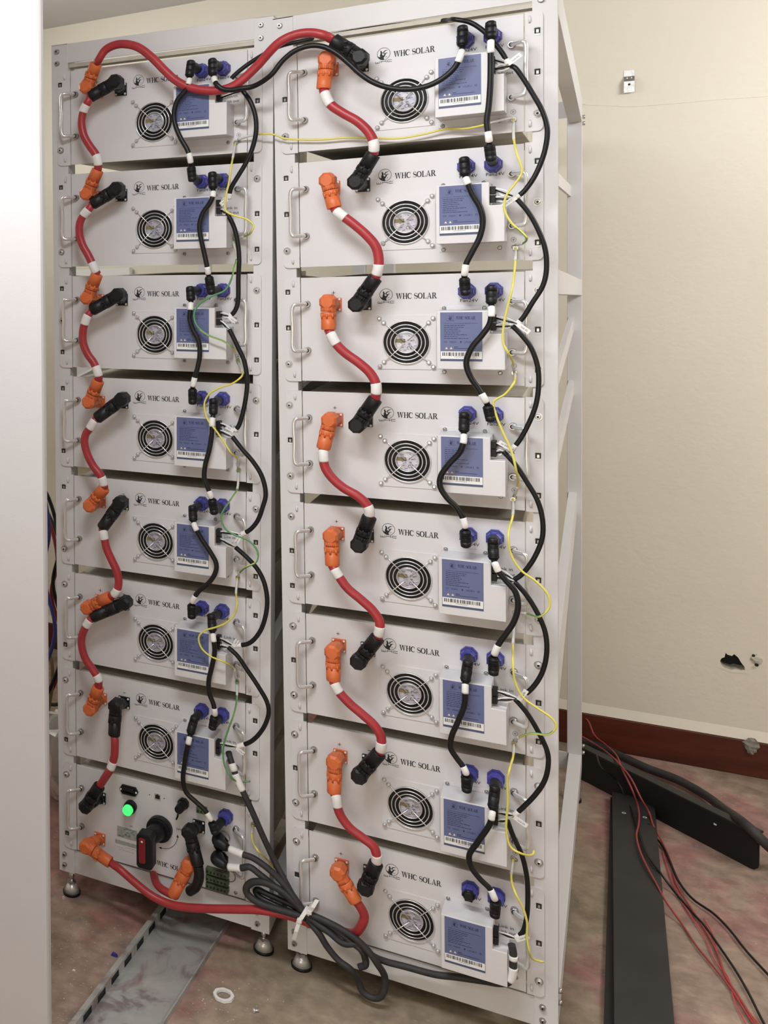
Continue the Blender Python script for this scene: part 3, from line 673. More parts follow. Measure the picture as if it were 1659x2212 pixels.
s.poly([(p[0][0]-.003,p[0][1]-.001),(p[0][0]+.003,p[0][1]-.001),(p[0][0],p[0][1]+.007)], y, ink); s.poly([(p[-1][0]+.001,p[-1][1]+.003),(p[-1][0]-.007,p[-1][1]),(p[-1][0]+.001,p[-1][1]-.003)], y, ink)
link('rotation_arrow', s, t, BO); s = MB()
put_text(s, 'OFF', .2560, -.0985, .0048, y, ink); put_text(s, 'ON', .1390, -.1230, .0034, y, ink)
link('printed_marking', s, t, BO); s = MB(); logo(s, .1960, -.1835, .0095, y, ink); serif_text(s, 'WHC SOLAR', .2080, -.2000, .0116, y, ink, 1.02); link('brand_mark', s, t, BO); s = MB()
for x0_, n_, z_ in ((.100, 3, -.183), (.112, 5, -.1885), (.128, 4, -.1800)):
    for k in range(n_): s.quadxz(x0_+k*.008, z_, x0_+k*.008+.006, z_+.0013, y, chassw)
link('printed_marking', s, t, BO); s = MB()
s.disc((.1900,y,-.0290), .0014, ink, 10); s.disc((.2260,y,-.0290), .0014, ink, 10)
link('printed_marking', s, t, BO)
add_socket(t, 'negative_socket', .0640, -.0680, black); add_socket(t, 'negative_socket', .3110, -.0735, black); add_socket(t, 'positive_socket', .0620, -.1740, orange)
s = ringnut(.3745, -.0315); link('locking_ring', s, t, BO)
for z in (-.0930, -.1330): link('circular_socket', MB().cyl((.3640,0,z-.004), (.3640,-.024,z-.004), .0135, black, 20, .0125).cyl((.3640,0,z-.004), (.3640,-.004,z-.004), .0165, black, 8), t, BO)
for cx_, z1_, n_ in ((.3300,-.1650,3), (.3080,-.0230,1)):
    w_ = .052 if n_ == 3 else .022
    s = MB()
    for k in range(n_):
        s.box((cx_,-.014,z1_-k*.018-.013), (cx_+w_,0,z1_-k*.018), greent)
        for q_ in range(6 if n_ == 3 else 3): s.box((cx_+.002+q_*.0082,-.0145,z1_-k*.018-.010), (cx_+.006+q_*.0082,-.0139,z1_-k*.018-.005), darkhole)
    link('terminal_block', s, t, BO, bevel=.0005)
s = MB(); s.ring((.3700,-.004,-.0820), .0135, .0007, steel, 24, 5); s.ring((.3830,-.004,-.1740), .0135, .0007, black, 24, 5); link('tether_ring', s, t, BO)
link('earth_screw', SCREW, t, (BO[0]+.3965, 0, BO[2]-.2120))

# ------------------------------------------------------------------ cable routes, metres in the room (x right, y into the room, z up)
RED=[{'r':0,'j':1,'p':[(0.065,-0.058,1.949),(0.0694,-0.064,1.9359),(0.0794,-0.064,1.915),(0.1036,-0.064,1.8944),(0.1295,-0.064,1.8758),(0.1493,-0.064,1.8542),(0.1594,-0.064,1.8338),(0.161,-0.064,1.8206),(0.1588,-0.058,1.8072)],'a':(0.0717,-0.056,2.0083),'b':(0.1253,-0.056,1.7548),'s':[[(0.0689,-0.064,1.9394),(0.0794,-0.064,1.9147)],[(0.1603,-0.064,1.8335),(0.1609,-0.064,1.8132)]]},{'r':0,'j':2,'p':[(0.0831,-0.058,1.7048),(0.0893,-0.064,1.697),(0.1048,-0.064,1.6834),(0.1197,-0.064,1.6707),(0.1453,-0.064,1.6455),(0.1616,-0.064,1.6231),(0.1674,-0.064,1.5993),(0.1664,-0.064,1.5779),(0.1599,-0.058,1.5594)],'a':(0.0703,-0.056,1.762),'b':(0.1238,-0.056,1.5065),'s':[[(0.088,-0.064,1.6983),(0.1048,-0.064,1.6834)],[(0.166,-0.064,1.5854),(0.1628,-0.064,1.5641)]]},{'r':0,'j':3,'p':[(0.0685,-0.058,1.4546),(0.0744,-0.064,1.4449),(0.0847,-0.064,1.4248),(0.1017,-0.064,1.4067),(0.1276,-0.064,1.387),(0.148,-0.064,1.3673),(0.1588,-0.064,1.3476),(0.1604,-0.064,1.3296),(0.1574,-0.058,1.313)],'a':(0.068,-0.056,1.5122),'b':(0.122,-0.056,1.2575),'s':[[(0.0735,-0.064,1.4463),(0.085,-0.064,1.4248)],[(0.1606,-0.064,1.3456),(0.1604,-0.064,1.3248)]]},{'r':0,'j':4,'p':[(0.0547,-0.058,1.2047),(0.0559,-0.064,1.1949),(0.0583,-0.064,1.1687),(0.0697,-0.064,1.1486),(0.0944,-0.064,1.126),(0.121,-0.064,1.1118),(0.1378,-0.064,1.0971),(0.1438,-0.064,1.0856),(0.1438,-0.058,1.069)],'a':(0.0686,-0.056,1.2656),'b':(0.1228,-0.056,1.0081),'s':[[(0.056,-0.064,1.2013),(0.0565,-0.064,1.1787)],[(0.1421,-0.064,1.0921),(0.1449,-0.064,1.0722)]]},{'r':0,'j':5,'p':[(0.0697,-0.058,0.9578),(0.075,-0.064,0.9517),(0.0845,-0.064,0.9363),(0.0998,-0.064,0.9154),(0.1261,-0.064,0.8946),(0.1485,-0.064,0.8751),(0.1614,-0.064,0.8545),(0.1617,-0.064,0.8367),(0.1569,-0.058,0.8176)],'a':(0.0682,-0.056,1.0207),'b':(0.1192,-0.056,0.7605),'s':[[(0.0751,-0.064,0.9525),(0.0845,-0.064,0.936)],[(0.1613,-0.064,0.8444),(0.1611,-0.064,0.824)]]},{'r':0,'j':6,'p':[(0.0687,-0.058,0.7103),(0.072,-0.064,0.706),(0.0815,-0.064,0.6893),(0.1006,-0.064,0.6699),(0.1272,-0.064,0.6503),(0.1499,-0.064,0.632),(0.1617,-0.064,0.6117),(0.1624,-0.064,0.5928),(0.1581,-0.058,0.5737)],'a':(0.0684,-0.056,0.7726),'b':(0.1183,-0.056,0.5149),'s':[[(0.072,-0.064,0.706),(0.0815,-0.064,0.6893)],[(0.1616,-0.064,0.5995),(0.1614,-0.064,0.5788)]]},{'r':0,'j':7,'p':[(0.0669,-0.058,0.4651),(0.072,-0.064,0.4597),(0.0746,-0.064,0.4397),(0.0819,-0.064,0.4203),(0.0993,-0.064,0.3993),(0.1244,-0.064,0.3848),(0.1452,-0.064,0.3716),(0.1507,-0.064,0.3561),(0.1494,-0.058,0.3348)],'a':(0.0686,-0.056,0.5334),'b':(0.1276,-0.056,0.275),'s':[[(0.072,-0.064,0.4628),(0.0746,-0.064,0.4397)],[(0.1507,-0.064,0.3551),(0.1505,-0.064,0.3371)]]},{'r':1,'j':2,'p':[(-0.4515,-0.0588,1.7496),(-0.4601,-0.065,1.7365),(-0.4732,-0.0654,1.7234),(-0.4813,-0.0657,1.7082),(-0.4838,-0.0657,1.684),(-0.4771,-0.0654,1.6566),(-0.4617,-0.0648,1.6277),(-0.4487,-0.0644,1.5991),(-0.445,-0.0582,1.586)],'a':(-0.4704,-0.0569,1.5312),'b':(-0.3914,-0.0549,1.7802),'s':[[(-0.4601,-0.065,1.7365),(-0.4732,-0.0654,1.7234)],[(-0.4545,-0.0646,1.6135),(-0.4466,-0.0643,1.5916)]]},{'r':1,'j':1,'p':[(-0.4495,-0.0593,1.9967),(-0.4527,-0.0654,1.9862),(-0.4655,-0.0658,1.9649),(-0.4708,-0.0659,1.9409),(-0.466,-0.0656,1.9095),(-0.4503,-0.0651,1.8807),(-0.4381,-0.0646,1.8626),(-0.4325,-0.0644,1.8424),(-0.4362,-0.0585,1.8271)],'a':(-0.4643,-0.0573,1.7748),'b':(-0.388,-0.0554,2.023),'s':[[(-0.4581,-0.0656,1.981),(-0.4662,-0.0658,1.9607)],[(-0.4376,-0.0646,1.8599),(-0.4326,-0.0644,1.8371)]]},{'r':1,'j':3,'p':[(-0.4604,-0.0585,1.5017),(-0.4693,-0.0648,1.4878),(-0.4773,-0.065,1.4687),(-0.4813,-0.0651,1.4552),(-0.4822,-0.065,1.4267),(-0.4719,-0.0646,1.3988),(-0.4559,-0.0641,1.3765),(-0.4456,-0.0637,1.3472),(-0.4486,-0.0577,1.3356)],'a':(-0.473,-0.0564,1.2841),'b':(-0.3947,-0.0545,1.5361),'s':[[(-0.4693,-0.0648,1.49),(-0.4773,-0.065,1.4687)],[(-0.452,-0.0639,1.369),(-0.4445,-0.0636,1.3483)]]},{'r':1,'j':4,'p':[(-0.4549,-0.0577,1.2459),(-0.4598,-0.0639,1.2393),(-0.4716,-0.0642,1.2213),(-0.4814,-0.0645,1.2084),(-0.4858,-0.0646,1.1871),(-0.4791,-0.0643,1.159),(-0.4649,-0.0638,1.1319),(-0.4456,-0.0631,1.1077),(-0.441,-0.0569,1.0808)],'a':(-0.4781,-0.056,1.0357),'b':(-0.3923,-0.0538,1.2932),'s':[[(-0.4598,-0.0639,1.2404),(-0.4716,-0.0642,1.2213)],[(-0.4468,-0.0631,1.1087),(-0.4381,-0.0628,1.0872)]]},{'r':1,'j':5,'p':[(-0.4494,-0.0569,0.9832),(-0.4452,-0.0628,0.9761),(-0.442,-0.0626,0.9586),(-0.4371,-0.0624,0.9361),(-0.4249,-0.0619,0.909),(-0.4127,-0.0615,0.8821),(-0.41,-0.0613,0.8541),(-0.4176,-0.0615,0.8332),(-0.4336,-0.056,0.8193)],'a':(-0.4925,-0.0558,0.7849),'b':(-0.4035,-0.0536,1.0476),'s':[[(-0.4459,-0.0628,0.9768),(-0.4418,-0.0626,0.9583)],[(-0.4121,-0.0614,0.8417),(-0.4217,-0.0616,0.827)]]},{'r':1,'j':6,'p':[(-0.4804,-0.0574,0.7639),(-0.4853,-0.0635,0.7564),(-0.4953,-0.0638,0.7402),(-0.5054,-0.0641,0.7185),(-0.5081,-0.0641,0.6927),(-0.4996,-0.0638,0.6612),(-0.4831,-0.0632,0.6386),(-0.4679,-0.0626,0.6162),(-0.47,-0.0567,0.5932)],'a':(-0.4928,-0.0553,0.5355),'b':(-0.3986,-0.0529,0.8089),'s':[[(-0.4853,-0.0635,0.7564),(-0.4953,-0.0638,0.7402)],[(-0.474,-0.0629,0.6254),(-0.465,-0.0625,0.6106)]]},{'r':1,'j':7,'p':[(-0.4338,-0.0552,0.4816),(-0.4298,-0.0611,0.474),(-0.4314,-0.061,0.4373),(-0.4342,-0.0611,0.4247),(-0.4429,-0.0613,0.3994),(-0.4555,-0.0617,0.3772),(-0.4747,-0.0562,0.347)],'a':(-0.5121,-0.0553,0.2868),'b':(-0.4285,-0.0532,0.5546),'s':[[(-0.4365,-0.0612,0.4196),(-0.4429,-0.0613,0.3988)]]}]
LONGRED={'p':[(-0.4321,-0.0609,2.0702),(-0.4199,-0.0756,2.0747),(-0.4033,-0.0751,2.094),(-0.3783,-0.0743,2.102),(-0.3539,-0.0735,2.1),(-0.3264,-0.0726,2.0894),(-0.2964,-0.0715,2.0642),(-0.2671,-0.0705,2.031),(-0.2441,-0.0697,2.0072),(-0.2182,-0.0688,1.9894),(-0.1858,-0.0678,1.9774),(-0.1538,-0.0667,1.972),(-0.1253,-0.0658,1.9747),(-0.1033,-0.0651,1.9843),(-0.069,-0.0641,2.0109),(-0.0188,-0.075,2.0516),(0.013,-0.075,2.0628),(0.0441,-0.075,2.0626),(0.0701,-0.075,2.0539),(0.0856,-0.06,2.0443)],'a':(-0.4581,-0.0577,2.0202),'b':(0.1355,-0.056,2.0029),'s':[]}
LOWRED={'p':[(-0.4512,-0.057,0.1624),(-0.4234,-0.0661,0.1578),(-0.385,-0.0648,0.1352),(-0.347,-0.0635,0.1154),(-0.3094,-0.0623,0.1073),(-0.2721,-0.0611,0.1092),(-0.2171,-0.0594,0.1214),(-0.1456,-0.0571,0.1411),(-0.0936,-0.0554,0.1545),(-0.0273,-0.05,0.1581),(0.0192,-0.04,0.148),(0.08,-0.03,0.1455),(0.0982,-0.035,0.1516),(0.1148,-0.045,0.1777),(0.123,-0.05,0.2068),(0.1152,-0.055,0.2285),(0.1078,-0.056,0.2375)],'a':(-0.514,-0.0551,0.1844),'b':(0.0731,-0.056,0.2914),'s':[]}
UNDERRED={'p':[(-0.3792,0.0355,0.1169),(-0.3616,-0.004,0.1269),(-0.3485,-0.0236,0.1236),(-0.3294,-0.038,0.1221),(-0.303,-0.0421,0.1187)],'a':(-0.2613,-0.041,0.2034),'bp':(-0.3013,-0.0421,0.118)}
ADAPT=[(-0.2563,-0.047,0.2867),(-0.246,-0.0506,0.2548),(-0.2357,-0.0522,0.2165),(-0.2344,-0.0501,0.1892),(-0.2449,-0.0403,0.1567),(-0.2676,-0.021,0.1274)]
BLK=[{'r':0,'j':1,'ca':1,'j2':2,'cb':1,'p':[(0.3677,-0.07,2.0016),(0.3683,-0.078,1.9865),(0.3682,-0.078,1.9493),(0.3673,-0.078,1.9133),(0.3647,-0.078,1.8772),(0.3613,-0.078,1.8486),(0.3629,-0.078,1.8302),(0.3646,-0.078,1.8151),(0.3646,-0.07,1.8054)],'A':(0.3676,-0.068,2.0251),'B':(0.3667,-0.068,1.7828),'s':[[(0.3683,-0.077,1.9982),(0.3672,-0.077,1.9749)],[(0.3634,-0.077,1.8283),(0.3643,-0.077,1.81)]]},{'r':0,'j':2,'ca':0,'j2':3,'cb':0,'p':[(0.3238,-0.07,1.7496),(0.3277,-0.078,1.7383),(0.3378,-0.078,1.7112),(0.3492,-0.078,1.6883),(0.3539,-0.078,1.6622),(0.349,-0.078,1.6329),(0.3357,-0.078,1.6038),(0.3256,-0.078,1.5819),(0.3229,-0.078,1.5656),(0.3212,-0.07,1.5549)],'A':(0.3222,-0.068,1.7763),'B':(0.3225,-0.068,1.5298),'s':[[(0.3261,-0.077,1.7473),(0.33,-0.077,1.7321)],[(0.3241,-0.077,1.5789),(0.3228,-0.077,1.5594)]]},{'r':0,'j':3,'ca':1,'j2':4,'cb':1,'p':[(0.3668,-0.07,1.5033),(0.3676,-0.078,1.4878),(0.3648,-0.078,1.4666),(0.3514,-0.078,1.444),(0.3348,-0.078,1.4214),(0.3246,-0.078,1.3912),(0.3312,-0.078,1.365),(0.3444,-0.078,1.3425),(0.3556,-0.078,1.3219),(0.3603,-0.07,1.3086)],'A':(0.3673,-0.068,1.5297),'B':(0.364,-0.068,1.287),'s':[[(0.3679,-0.077,1.5),(0.3673,-0.077,1.4812)],[(0.3509,-0.077,1.3314),(0.3591,-0.077,1.3165)]]},{'r':0,'j':4,'ca':0,'j2':5,'cb':0,'p':[(0.3189,-0.07,1.255),(0.3188,-0.078,1.2366),(0.3119,-0.078,1.2156),(0.293,-0.078,1.1913),(0.279,-0.078,1.167),(0.2772,-0.078,1.1475),(0.2891,-0.078,1.1252),(0.306,-0.078,1.1074),(0.3162,-0.078,1.0891),(0.3203,-0.078,1.073),(0.3203,-0.07,1.0621)],'A':(0.3196,-0.068,1.2842),'B':(0.3207,-0.068,1.0369),'s':[[(0.3196,-0.077,1.2523),(0.3187,-0.077,1.2331)],[(0.3171,-0.077,1.0862),(0.3202,-0.077,1.0691)]]},{'r':0,'j':5,'ca':1,'j2':6,'cb':1,'p':[(0.3688,-0.07,1.0094),(0.3724,-0.078,1.0025),(0.3777,-0.078,0.9896),(0.3892,-0.078,0.974),(0.4054,-0.078,0.9534),(0.4101,-0.078,0.9274),(0.4036,-0.078,0.8961),(0.3888,-0.078,0.8672),(0.3772,-0.078,0.8461),(0.3709,-0.078,0.8286),(0.3681,-0.07,0.8173)],'A':(0.3678,-0.068,1.0421),'B':(0.3676,-0.068,0.7899),'s':[[(0.371,-0.077,1.0057),(0.3776,-0.077,0.9894)],[(0.3756,-0.077,0.8437),(0.3704,-0.077,0.8255)]]},{'r':0,'j':6,'ca':0,'j2':7,'cb':0,'p':[(0.3187,-0.07,0.7589),(0.3194,-0.078,0.7455),(0.3177,-0.078,0.7144),(0.3055,-0.078,0.6763),(0.2949,-0.078,0.6462),(0.293,-0.078,0.622),(0.3032,-0.078,0.6044),(0.3136,-0.078,0.5909),(0.3194,-0.078,0.579),(0.3196,-0.07,0.5681)],'A':(0.3227,-0.068,0.7929),'B':(0.3198,-0.068,0.5437),'s':[[(0.3194,-0.077,0.7572),(0.3193,-0.077,0.7377)],[(0.3153,-0.077,0.5898),(0.3201,-0.077,0.5759)]]},{'r':0,'j':7,'ca':1,'j2':8,'cb':1,'p':[(0.3653,-0.07,0.5131),(0.3646,-0.078,0.5041),(0.3609,-0.078,0.4845),(0.3403,-0.078,0.4429),(0.3247,-0.078,0.4106),(0.3281,-0.078,0.3878),(0.3434,-0.078,0.3681),(0.3604,-0.078,0.3533),(0.3675,-0.078,0.3382),(0.3696,-0.07,0.3271)],'A':(0.3691,-0.068,0.5502),'B':(0.3682,-0.068,0.301),'s':[[(0.3645,-0.077,0.512),(0.3637,-0.077,0.4959)],[(0.3619,-0.077,0.351),(0.3686,-0.077,0.3333)]]},{'r':1,'j':1,'ca':0,'j2':2,'cb':0,'p':[(-0.2133,-0.0637,2.01),(-0.2118,-0.0716,1.9967),(-0.2205,-0.0719,1.9798),(-0.2373,-0.0724,1.9628),(-0.2462,-0.0726,1.9376),(-0.2452,-0.0725,1.9122),(-0.233,-0.072,1.8787),(-0.2185,-0.0715,1.851),(-0.2125,-0.0713,1.8293),(-0.2138,-0.0633,1.8148)],'A':(-0.2103,-0.0617,2.0358),'B':(-0.2126,-0.0612,1.7916),'s':[[(-0.212,-0.0707,2.0048),(-0.2153,-0.0707,1.9923)],[(-0.2157,-0.0704,1.8413),(-0.212,-0.0702,1.8216)]]},{'r':1,'j':2,'ca':1,'j2':3,'cb':1,'p':[(-0.1661,-0.0616,1.7627),(-0.1655,-0.0695,1.7442),(-0.174,-0.0698,1.7288),(-0.1875,-0.0702,1.7105),(-0.1952,-0.0704,1.6847),(-0.1918,-0.0702,1.6522),(-0.1859,-0.0699,1.6231),(-0.1798,-0.0696,1.59),(-0.1798,-0.0616,1.5726)],'A':(-0.1678,-0.0597,1.79),'B':(-0.1759,-0.0594,1.542),'s':[[(-0.164,-0.0685,1.7582),(-0.1659,-0.0686,1.7443)],[(-0.1842,-0.0688,1.5931),(-0.1791,-0.0686,1.5757)]]},{'r':1,'j':3,'ca':0,'j2':4,'cb':0,'p':[(-0.2203,-0.0628,1.5199),(-0.2198,-0.0707,1.4992),(-0.2218,-0.0707,1.4807),(-0.2157,-0.0705,1.4581),(-0.2031,-0.07,1.4317),(-0.2005,-0.0699,1.4022),(-0.206,-0.07,1.3728),(-0.2131,-0.0701,1.3493),(-0.2173,-0.0702,1.3323),(-0.2213,-0.0623,1.323)],'A':(-0.2223,-0.0609,1.542),'B':(-0.2224,-0.0603,1.2977),'s':[[(-0.2192,-0.0697,1.517),(-0.2201,-0.0697,1.4992)],[(-0.2141,-0.0692,1.3487),(-0.2171,-0.0692,1.3311)]]},{'r':1,'j':4,'ca':1,'j2':5,'cb':1,'p':[(-0.1762,-0.0608,1.2671),(-0.1767,-0.0687,1.251),(-0.1779,-0.0687,1.2252),(-0.1835,-0.0688,1.1918),(-0.1942,-0.0691,1.1518),(-0.1964,-0.0691,1.1248),(-0.1887,-0.0688,1.1023),(-0.1832,-0.0686,1.0871),(-0.1829,-0.0605,1.0772)],'A':(-0.1759,-0.0588,1.293),'B':(-0.1799,-0.0584,1.0521),'s':[[(-0.1758,-0.0677,1.2614),(-0.1793,-0.0678,1.2415)],[(-0.1875,-0.0677,1.0959),(-0.1812,-0.0675,1.0829)]]},{'r':1,'j':5,'ca':0,'j2':6,'cb':0,'p':[(-0.2263,-0.0618,1.023),(-0.2201,-0.0696,1.0138),(-0.2061,-0.0691,0.9878),(-0.1869,-0.0684,0.9594),(-0.174,-0.0679,0.9343),(-0.1761,-0.0679,0.914),(-0.1915,-0.0684,0.8884),(-0.2154,-0.0691,0.8653),(-0.228,-0.0694,0.8446),(-0.2342,-0.0616,0.8309)],'A':(-0.2279,-0.0599,1.0489),'B':(-0.2353,-0.0596,0.8077),'s':[[(-0.2224,-0.0687,1.0212),(-0.2159,-0.0684,1.005)],[(-0.2228,-0.0683,0.8556),(-0.2311,-0.0685,0.8375)]]},{'r':1,'j':6,'ca':1,'j2':7,'cb':1,'p':[(-0.1881,-0.06,0.7757),(-0.1837,-0.0678,0.7618),(-0.1814,-0.0677,0.7347),(-0.1888,-0.0678,0.6963),(-0.1962,-0.068,0.6645),(-0.1952,-0.0679,0.6341),(-0.1868,-0.0675,0.6116),(-0.1841,-0.0674,0.5939),(-0.1869,-0.0595,0.5808)],'A':(-0.1902,-0.0581,0.8055),'B':(-0.1921,-0.0576,0.5575),'s':[[(-0.1842,-0.0668,0.7732),(-0.1832,-0.0668,0.7545)],[(-0.1858,-0.0665,0.6029),(-0.1845,-0.0664,0.586)]]},{'r':1,'j':7,'ca':0,'j2':8,'cb':2,'p':[(-0.2441,-0.0612,0.5286),(-0.2449,-0.0692,0.5151),(-0.2526,-0.0694,0.4814),(-0.2558,-0.0694,0.4616),(-0.2604,-0.0695,0.4201),(-0.254,-0.0692,0.3921),(-0.2308,-0.0684,0.3736),(-0.2113,-0.0677,0.3597),(-0.2008,-0.0674,0.345),(-0.1983,-0.0592,0.3311)],'A':(-0.2354,-0.059,0.5619),'B':(-0.1941,-0.0571,0.3127),'s':[[(-0.2434,-0.0682,0.5248),(-0.2472,-0.0682,0.5067)],[(-0.2067,-0.0666,0.355),(-0.1985,-0.0663,0.3397)]]}]
LONGBLK={'p':[(-0.1617,-0.062,2.0062),(-0.1489,-0.0766,1.9829),(-0.1348,-0.0761,1.9713),(-0.1162,-0.0755,1.9676),(-0.0978,-0.0749,1.9687),(-0.0727,-0.0741,1.9699),(-0.0324,-0.088,1.9857),(-0.0081,-0.088,2.0121),(0.0156,-0.088,2.0279),(0.0464,-0.088,2.0341),(0.0726,-0.088,2.0283),(0.0988,-0.088,2.0106),(0.1205,-0.088,1.9883),(0.1422,-0.088,1.9644),(0.1637,-0.088,1.9462),(0.1921,-0.088,1.9317),(0.2271,-0.088,1.9236),(0.2616,-0.088,1.9256),(0.2886,-0.088,1.9369),(0.3088,-0.088,1.9543),(0.3183,-0.088,1.9734),(0.3204,-0.07,1.995)],'A':(-0.1628,-0.0601,2.0333),'B':(0.3203,-0.068,2.0249),'s':[[(0.314,-0.085,1.9641),(0.3212,-0.085,1.9864)],[(-0.1582,-0.0669,2.0021),(-0.1526,-0.0667,1.9856)]]}
L8=[{'h':(-0.1935,-0.044,0.2815),'o':(-0.2072,0.0107,0.2402),'e':(-0.1662,-0.0501,0.2746),'p':[(-0.1662,-0.0501,0.2746),(-0.1294,-0.0569,0.2732),(-0.1087,-0.0562,0.2712),(-0.075,-0.0551,0.2554),(-0.0489,-0.0542,0.2357),(-0.0109,-0.06,0.1997),(-0.0006,-0.05,0.1714),(0.0433,-0.05,0.1687),(0.0712,-0.05,0.1559),(0.0967,-0.05,0.1407),(0.1143,-0.05,0.1311),(0.1219,-0.04,0.1074),(0.1218,-0.04,0.093),(0.1099,-0.04,0.0833)],'s':[(-0.1619,-0.0539,0.2756),(-0.1306,-0.0529,0.2709)]},{'h':(-0.1975,-0.044,0.2366),'o':(-0.2081,0.0108,0.1951),'e':(-0.1693,-0.0501,0.2303),'p':[(-0.1693,-0.0501,0.2303),(-0.1364,-0.053,0.2381),(-0.1171,-0.0524,0.2455),(-0.0934,-0.0516,0.2339),(-0.0599,-0.0505,0.2145),(-0.0158,-0.055,0.1903),(0.0023,-0.05,0.166),(0.0321,-0.055,0.1397),(0.0478,-0.055,0.1168),(0.0715,-0.055,0.0937),(0.0951,-0.055,0.0823),(0.1076,-0.04,0.053),(0.1147,-0.04,0.0328),(0.1312,-0.04,0.0244),(0.1478,-0.04,0.0294),(0.158,-0.04,0.0484),(0.1601,-0.04,0.0798),(0.1497,-0.055,0.1115),(0.1308,-0.055,0.1355),(0.1077,-0.055,0.1533),(0.0752,-0.055,0.1662),(0.0421,-0.055,0.1741),(0.0056,-0.055,0.1792)],'s':[(-0.1659,-0.054,0.2316),(-0.1368,-0.053,0.2379)]}]
BUNDLE={'a':[(-0.1703,-0.0187,0.4854),(-0.1627,-0.0284,0.4737),(-0.1459,-0.0378,0.4363),(-0.1326,-0.0373,0.4082),(-0.1127,-0.0365,0.3657),(-0.0896,-0.0357,0.3137),(-0.0633,-0.0347,0.2597),(-0.0265,-0.05,0.2106),(-0.0042,-0.055,0.1803),(0.0228,-0.055,0.1638),(0.0523,-0.055,0.1505),(0.0814,-0.055,0.1353),(0.1103,-0.05,0.14),(0.1377,-0.04,0.118),(0.1569,-0.03,0.1079),(0.1981,-0.02,0.1033),(0.254,-0.02,0.1059),(0.2906,-0.02,0.1138),(0.3438,-0.02,0.1237),(0.3735,-0.04,0.1415),(0.3896,-0.05,0.1562),(0.3964,-0.05,0.1738),(0.3981,-0.05,0.1982),(0.3978,-0.05,0.2219),(0.3954,-0.05,0.2353)],'loop':[(0.0019,-0.06,0.1828),(-0.0174,-0.06,0.1998),(-0.0507,-0.06,0.218),(-0.0844,-0.06,0.2238),(-0.1093,-0.06,0.2163),(-0.1219,-0.06,0.2018),(-0.1221,-0.06,0.1889),(-0.11,-0.06,0.1786),(-0.0887,-0.06,0.1724),(-0.0544,-0.06,0.1714),(-0.0113,-0.06,0.1713),(0.0047,-0.06,0.1712)],'loop2':[(-0.0005,-0.05,0.1745),(-0.0269,-0.05,0.1841),(-0.0567,-0.05,0.1897),(-0.0819,-0.05,0.1937),(-0.1012,-0.05,0.1975),(-0.1054,-0.05,0.1908),(-0.0953,-0.05,0.181),(-0.067,-0.05,0.1738),(-0.0272,-0.05,0.1682),(-0.0007,-0.05,0.1661)]}
BS=[[(-0.1579,-0.0342,0.4665),(-0.153,-0.0341,0.4525)],[(-0.1508,-0.035,0.4469),(-0.134,-0.0374,0.4133)],[(0.3979,-0.052,0.2145),(0.3983,-0.052,0.2032)],[(0.397,-0.052,0.1895),(0.3945,-0.052,0.1601)]]
